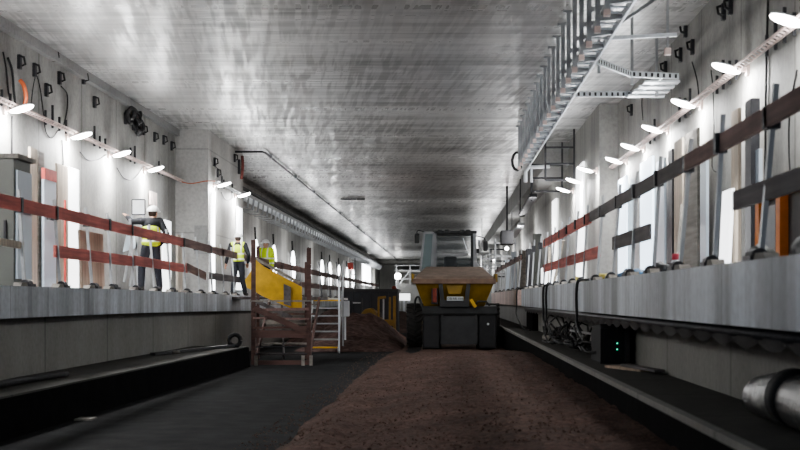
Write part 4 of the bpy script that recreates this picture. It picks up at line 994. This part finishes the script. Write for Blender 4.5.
MB().box(xm-.62, xm-.50, DY+.0, DY+.08, 1.35, 1.75, bev=.02).build('tail_lamp', 'tail_red', t)
MB().box(xm-.66, xm-.46, DY+.04, DY+.12, 1.30, 1.82, bev=.02).build('lamp_guard', 'machine_black', t)
MB().bar((xm+.46, DY-.03, 1.44), (xm+.60, DY-.03, 1.22), .05, .09).build('tow_hook', 'panel_yellow', t)
MB().tube([(xm+.58, DY, 1.26), (xm+.66, DY, 1.38), (xm+.9, DY, 1.38), (xm+1.0, DY, 1.26)], .03, 8).build('hose', 'machine_black', t, smooth=True)
MB().tube(catmull([(xl0-.0, DY+.3, 1.2), (xl0-.1, DY+.4, 1.5), (xl0-.2, DY+.6, 1.42), (xl0-.22, DY+.8, 1.1)], 5), .03, 8).build('hose', 'machine_black', t, smooth=True)
# cab
yc0, yc1 = DY+2.3, DY+3.9; K = yc0
def Q(px, py, y=K): return P(px, py, y)
za = 1.75; zr = Q(0, 232.5).z
xL, xR = Q(434.5, 0).x, Q(475, 0).x
MB().box(xL-.05, xR+.05, yc0, yc1, 1.3, za, bev=.03).build('cab_base', 'machine_grey', t)
for x, y, m in ((xL, yc0, 'machine_grey'), (xR, yc0, 'machine_grey'), (xL, yc1, 'machine_grey'), (xR, yc1, 'machine_grey')):
    MB().bar((x+(.06 if x > xm else -.0), y, za-.1), (x-(.02 if x > xm else -.02), y, zr), .09, .09).build('pillar', m, t)
MB().box(xL-.06, xR+.06, yc0-.08, yc1+.1, zr-.03, zr+.05, bev=.025).build('roof', 'machine_black', t)
MB().box(xL+.07, xR-.07, yc0+.0, yc0+.03, zr-.09, zr-.03).build('header', 'machine_black', t)
MB().box(xL+.05, xR-.05, yc0+.01, yc0+.02, za, zr-.06).build('front_glass', 'glass', t)
MB().box(xL+.05, xR-.05, yc1-.01, yc1, za, zr-.06).build('rear_glass', 'glass', t)
zbar = Q(0, 254).z
MB().box(xL+.04, xR-.2, yc0-.06, yc0-.02, zbar-.05, zbar+.03).build('window_bar', 'machine_grey', t)
MB().box(xR-.13, xR-.05, yc0+.05, yc0+.2, za, zr-.1).build('inner_column', 'machine_black', t)
MB().box(Q(444, 0).x, Q(457, 0).x, yc0+.5, yc0+.7, za-.2, Q(0, 256).z, bev=.06).build('seat', 'rubber', t)
MB().ell(((Q(460, 0).x), yc0+.5, za+.08), .11, .1, .12).build('console', 'rubber', t, smooth=True)
MB().bar((Q(463, 0).x, yc0-.02, Q(0, 238).z), (Q(467, 0).x, yc0-.02, Q(0, 250).z), .04, .02).build('wiper', 'zinc', t)
for px in (440, 447, 462, 468):
    MB().box(Q(px, 0).x-.07, Q(px, 0).x+.07, yc0-.12, yc0-.04, zr-.05, zr+.08, bev=.02).build('work_lamp', 'machine_black', t)
# open door at left
dq = [Q(424.5, 233), Q(434, 233.5), Q(432, 267), Q(420.5, 271)]
dr = MB(); dd = dq+[dq[0]]
for a, c in zip(dd, dd[1:]): dr.bar((a.x, K-.25, a.z), (c.x, K-.25, c.z), .07, .07)
dr = dr.build('open_door', 'machine_grey', t)
MB().prism([(v.x, v.z) for v in dq], 'y', K-.26, K-.25).build('door_glass', glass_mat('door glass', (.20, .27, .27), .65), dr)
for px, py, s in ((417, 238.5, -1), (485.5, 246, 1)):
    c = Q(px, py, K-.1)
    mi = MB().box(c.x-.07, c.x+.07, c.y-.03, c.y+.03, c.z-.15, c.z+.15, bev=.035).build('mirror', 'machine_black', t)
    MB().tube(catmull([(c.x, c.y+.05, c.z+.1), (c.x-s*.05, c.y+.1, c.z+.25), (xL if s < 0 else xR, yc0, zr-.1)], 5), .015, 6).build('mirror_arm', 'machine_black', mi)
c = Q(478, 251, K-.1); MB().box(c.x-.04, c.x+.04, c.y-.02, c.y+.02, c.z-.07, c.z+.07, bev=.02).build('mirror', 'machine_black', t)
c = Q(479, 243, K-.1); MB().box(c.x-.04, c.x+.04, c.y-.02, c.y+.02, c.z-.1, c.z+.1, bev=.02).build('mirror', 'machine_grey', t)

# ------------------------------------------------------------------ container and yellow machine
t = thing('dark_container', 'blue black steel container behind the gravel heap at left', 'container', (-3, 56, 0))
p0, p1 = P(343, 289, 54), P(397, 288, 54)
zt_ = p0.z
MB().box(p0.x, p1.x, 54, 57, 0, zt_, bev=.03).build('body', 'container', t)
MB().box(p0.x-.04, p1.x+.04, 53.93, 57.05, zt_-.10, zt_, bev=.01).build('top_rim', 'machine_black', t)
for k in range(7):
    x = p0.x+(p1.x-p0.x)*(k/6); MB().box(x-.03, x+.03, 53.95, 54.0, 0, zt_-.1).build('rib', 'container', t)
MB().prism([(P(353, 0, 54).x, P(0, 303.5, 53.9).z), (P(361, 0, 54).x, P(0, 303.5, 53.9).z), (P(361, 0, 54).x, P(0, 302.3, 53.9).z), (P(353, 0, 54).x, P(0, 302, 53.9).z)], 'y', 53.92, 53.94).build('pale_lettering', 'letter', t)
t = thing('forklift_mast', 'yellow forklift mast frame standing before the dark container', 'forklift', (-2.4, 51, 0))
YM = 51
def YB(px0, py0, px1, py1, w, mat='dull_yellow', name='mast_rail', y=YM):
    p = P(px0, py0, y); q = P(px1, py1, y); MB().bar(p, q, w, w).build(name, mat, t)
YB(378.5, 298, 378.5, 334, .08); YB(383.5, 299, 383.5, 334, .06, 'machine_grey'); YB(390, 297, 389.5, 334, .08); YB(394.5, 296, 394.5, 334, .11)
YB(378, 298, 386, 297, .10, name='cross_bar'); YB(377, 322, 396, 323, .22, name='cross_bar'); YB(377, 330, 396, 330, .10, name='cross_bar'); YB(388, 308, 395, 308, .05, 'machine_black', 'cross_bar')
MB().box(P(372, 0, YM).x, P(382, 0, YM).x, YM+.05, YM+.5, .05, .75, bev=.05).build('carriage', 'dull_yellow', t)
t = thing('small_loader', 'small yellow loader body partly behind the gravel heap', 'loader', (-3, 52.4, 0))
pr = [(P(a, 0, 52).x, P(0, c, 52).z) for a, c in ((361, 313), (365, 309), (371, 308), (376, 312), (377, 321), (361, 319))]
MB().prism(pr, 'y', 52, 53.4).build('bonnet', 'dull_yellow', t, bev=.04)
MB().lathe([(-.2, .2), (-.2, .42), (-.15, .46), (.15, .46), (.2, .42), (.2, .2)], (P(366, 0, 52).x, 52.6, .46), 'x', 28).build('tyre', 'tyre', t)
MB().lathe([(-.2, .2), (-.2, .42), (-.15, .46), (.15, .46), (.2, .42), (.2, .2)], (P(376, 0, 52).x, 52.6, .46), 'x', 28).build('tyre', 'tyre', t)
MB().tube([(P(362, 0, 52).x, 52.2, 1.0), (P(362, 0, 52).x, 52.2, 1.5)], .03, 6).build('exhaust', 'machine_black', t)
clod(P(394, 0, 55).x, 55, zt_, .10, 'tail_red', 'red_cloth', 'red cloth lying on the right top end of the container', 'cloth', 21, 1, 1, .8)
t = thing('scaffold_tower', 'slim dark scaffold tower with a red box on the far left ledge', 'scaffold', (-6, 88, 1.5))
x0, x1 = P(350, 0, 88).x, P(355, 0, 88).x
for x in (x0, x1):
    MB().bar((x, 88, 1.5), (x, 88, 4.1), .06).build('upright', 'machine_black', t)
for k in range(8): MB().bar((x0, 88, 1.9+k*.28), (x1, 88, 1.9+k*.28), .05).build('rung', 'steel', t)
MB().box(x0-.15, x0+.2, 87.9, 88.1, 3.35, 3.8, bev=.03).build('red_box', 'signred', t)

# ------------------------------------------------------------------ far clutter
t = thing('far_portal_scaffold', 'grey scaffold portal crossing the far end of the tunnel behind the dumper', 'scaffold', (-2, 140, 0))
for x in (-5.0, -3.6, -2.2): MB().bar((x, 140, 0), (x, 140, 5.0), .12).build('upright', 'steel', t)
for z in (2.6, 3.5, 4.4, 4.9): MB().bar((-5.2, 140, z), (-1.8, 140, z), .10).build('cross_bar', 'steel' if z > 3 else 'machine_black', t)
MB().bar((-5, 140, 2.6), (-3.6, 140, 4.4), .08).build('brace', 'zinc', t)
tag(MB().prism([(-4.95, .0), (-2.9, .0), (-2.6, 2.7), (-4.3, 3.1), (-4.9, 2.9)], 'y', 138, 138.1).build('pale_tarp', 'ledge_top', loc=(-4, 138, 1)), 'crumpled pale tarp hung far behind the container', 'tarp')
t = thing('round_floodlight', 'round bright floodlight on a pole far behind the container', 'floodlight', (-4.75, 137, 0))
MB().ell((-4.75, 137, 3.75), .32, .32, .32).build('lens', 'lamp_on', t, smooth=True); MB().bar((-4.75, 137.3, 0), (-4.75, 137.3, 3.75), .08).build('pole', 'steel', t)
t = thing('white_barrier', 'bright white barrier low in the distance left of the dumper', 'barrier', (-3.6, 100, 0))
MB().box(P(397.5, 0, 100).x, P(410, 0, 100).x, 100, 100.3, 1.35, 1.85, bev=.03).build('rail', 'white_glow', t)  # emission puts the brightness into the barrier rail
for px in (399, 404, 409): MB().box(P(px, 0, 100).x-.08, P(px, 0, 100).x+.08, 100.05, 100.25, 0, 1.35).build('leg', 'white', t)
heap('gravel_heap', -4.2, -1.4, 58, 80, .9, 'pale rubble heap far left of the dumper wheel', 17, 'gravel', 30, 30)
for k, (x, y, z) in enumerate([(3.0, 66, 3.9), (2.9, 80, 3.7), (2.6, 95, 3.4), (2.6, 120, 3.9), (1.9, 70, 1.95)]):
    tt = thing('distant_lamp', 'tiny bright lamp in the distance on the right side', 'lamp', (x, y, z), 'distant lamps on the right')
    MB().ell((x, y, z), .10, .10, .08).build('lens', 'lamp_on', tt, smooth=True); MB().bar((x, y+.1, z), (x, y+.1, H), .04).build('hanger', 'steel', tt)
for k in range(9):
    y = 62+k*8; x = 3.3-.02*k
    tt = thing('far_scaffold_frame', 'distant grey scaffold frame against the right wall beyond the dumper', 'scaffold', (x-.2, y, ZR), 'distant scaffold frames on the right')
    for xx in (2.3, 3.2): MB().bar((xx, y, ZR-.1), (xx, y, 4.2-.1*(k % 3)), .07).build('upright', 'steel', tt)
    for z in (2.6, 3.4, 4.0): MB().bar((2.3, y, z), (3.2, y, z), .07).build('cross_bar', 'dark_steel' if k % 2 else 'steel', tt)
for k, (px, y, z0, z1, mat) in enumerate([(505, 60.5, 1.8, 3.2, 'bluewhite'), (511, 56, 1.75, 3.4, 'bluewhite'), (526, 42, 1.75, 3.0, 'dark_steel'), (519, 46, 1.75, 3.1, 'greywood'), (533, 38.5, 1.72, 3.3, 'cabinet'), (500, 75, 1.8, 3.0, 'white')]):
    x = (px-CX)/F*y
    tag(MB().box(x, x+.25, y, y+.1, z0 if y > 39.2 or y < 36 else 1.2, z1, bev=.01).build('upright_sheet', mat, loc=(x, y, z0)), ['pale panel far right behind the dumper mirror', 'pale upright panel on the far right ledge', 'dark upright panel on the far right ledge', 'weathered upright panel on the far right ledge', 'dark grey panel standing in the gap of the right ledge', 'white panel farthest along the right side'][k], 'panel')

# ------------------------------------------------------------------ lights, world, camera
for y, p in ((41, 60), (49, 70), (58, 90), (70, 110), (85, 140), (100, 160), (118, 180), (135, 180)):
    glow((2.6, y, 3.7), p); glow((-6.0, y+3, 3.3), p*.9)
area('far_end_light', (-1, 200, 3), 4, 3, 1500, (math.radians(90), 0, 0))
area('pink_ledge_light', (1.0, 48, 2.6), 1, 4, 90, (0, math.radians(62), 0), (1, .82, .76))
w = bpy.data.worlds.new('World'); bpy.context.scene.world = w; w.use_nodes = True
w.node_tree.nodes['Background'].inputs[0].default_value = (.75, .85, 1, 1); w.node_tree.nodes['Background'].inputs[1].default_value = .55
cam = bpy.data.cameras.new('Camera'); co = bpy.data.objects.new('Camera', cam); C.objects.link(co)
co.location = (0, 0, CZ); co.rotation_euler = (math.radians(90), 0, 0)
cam.sensor_width = 36; cam.lens = 36*F/800; cam.shift_x = -(CX-400)/800; cam.shift_y = (CY-225)/800; cam.clip_end = 500
cam.dof.use_dof = True; cam.dof.focus_distance = 34; cam.dof.aperture_fstop = 2.8
bpy.context.scene.camera = co
vs = bpy.context.scene.view_settings; vs.view_transform = 'AgX'; vs.look = 'AgX - Medium High Contrast'; vs.exposure = 0.05
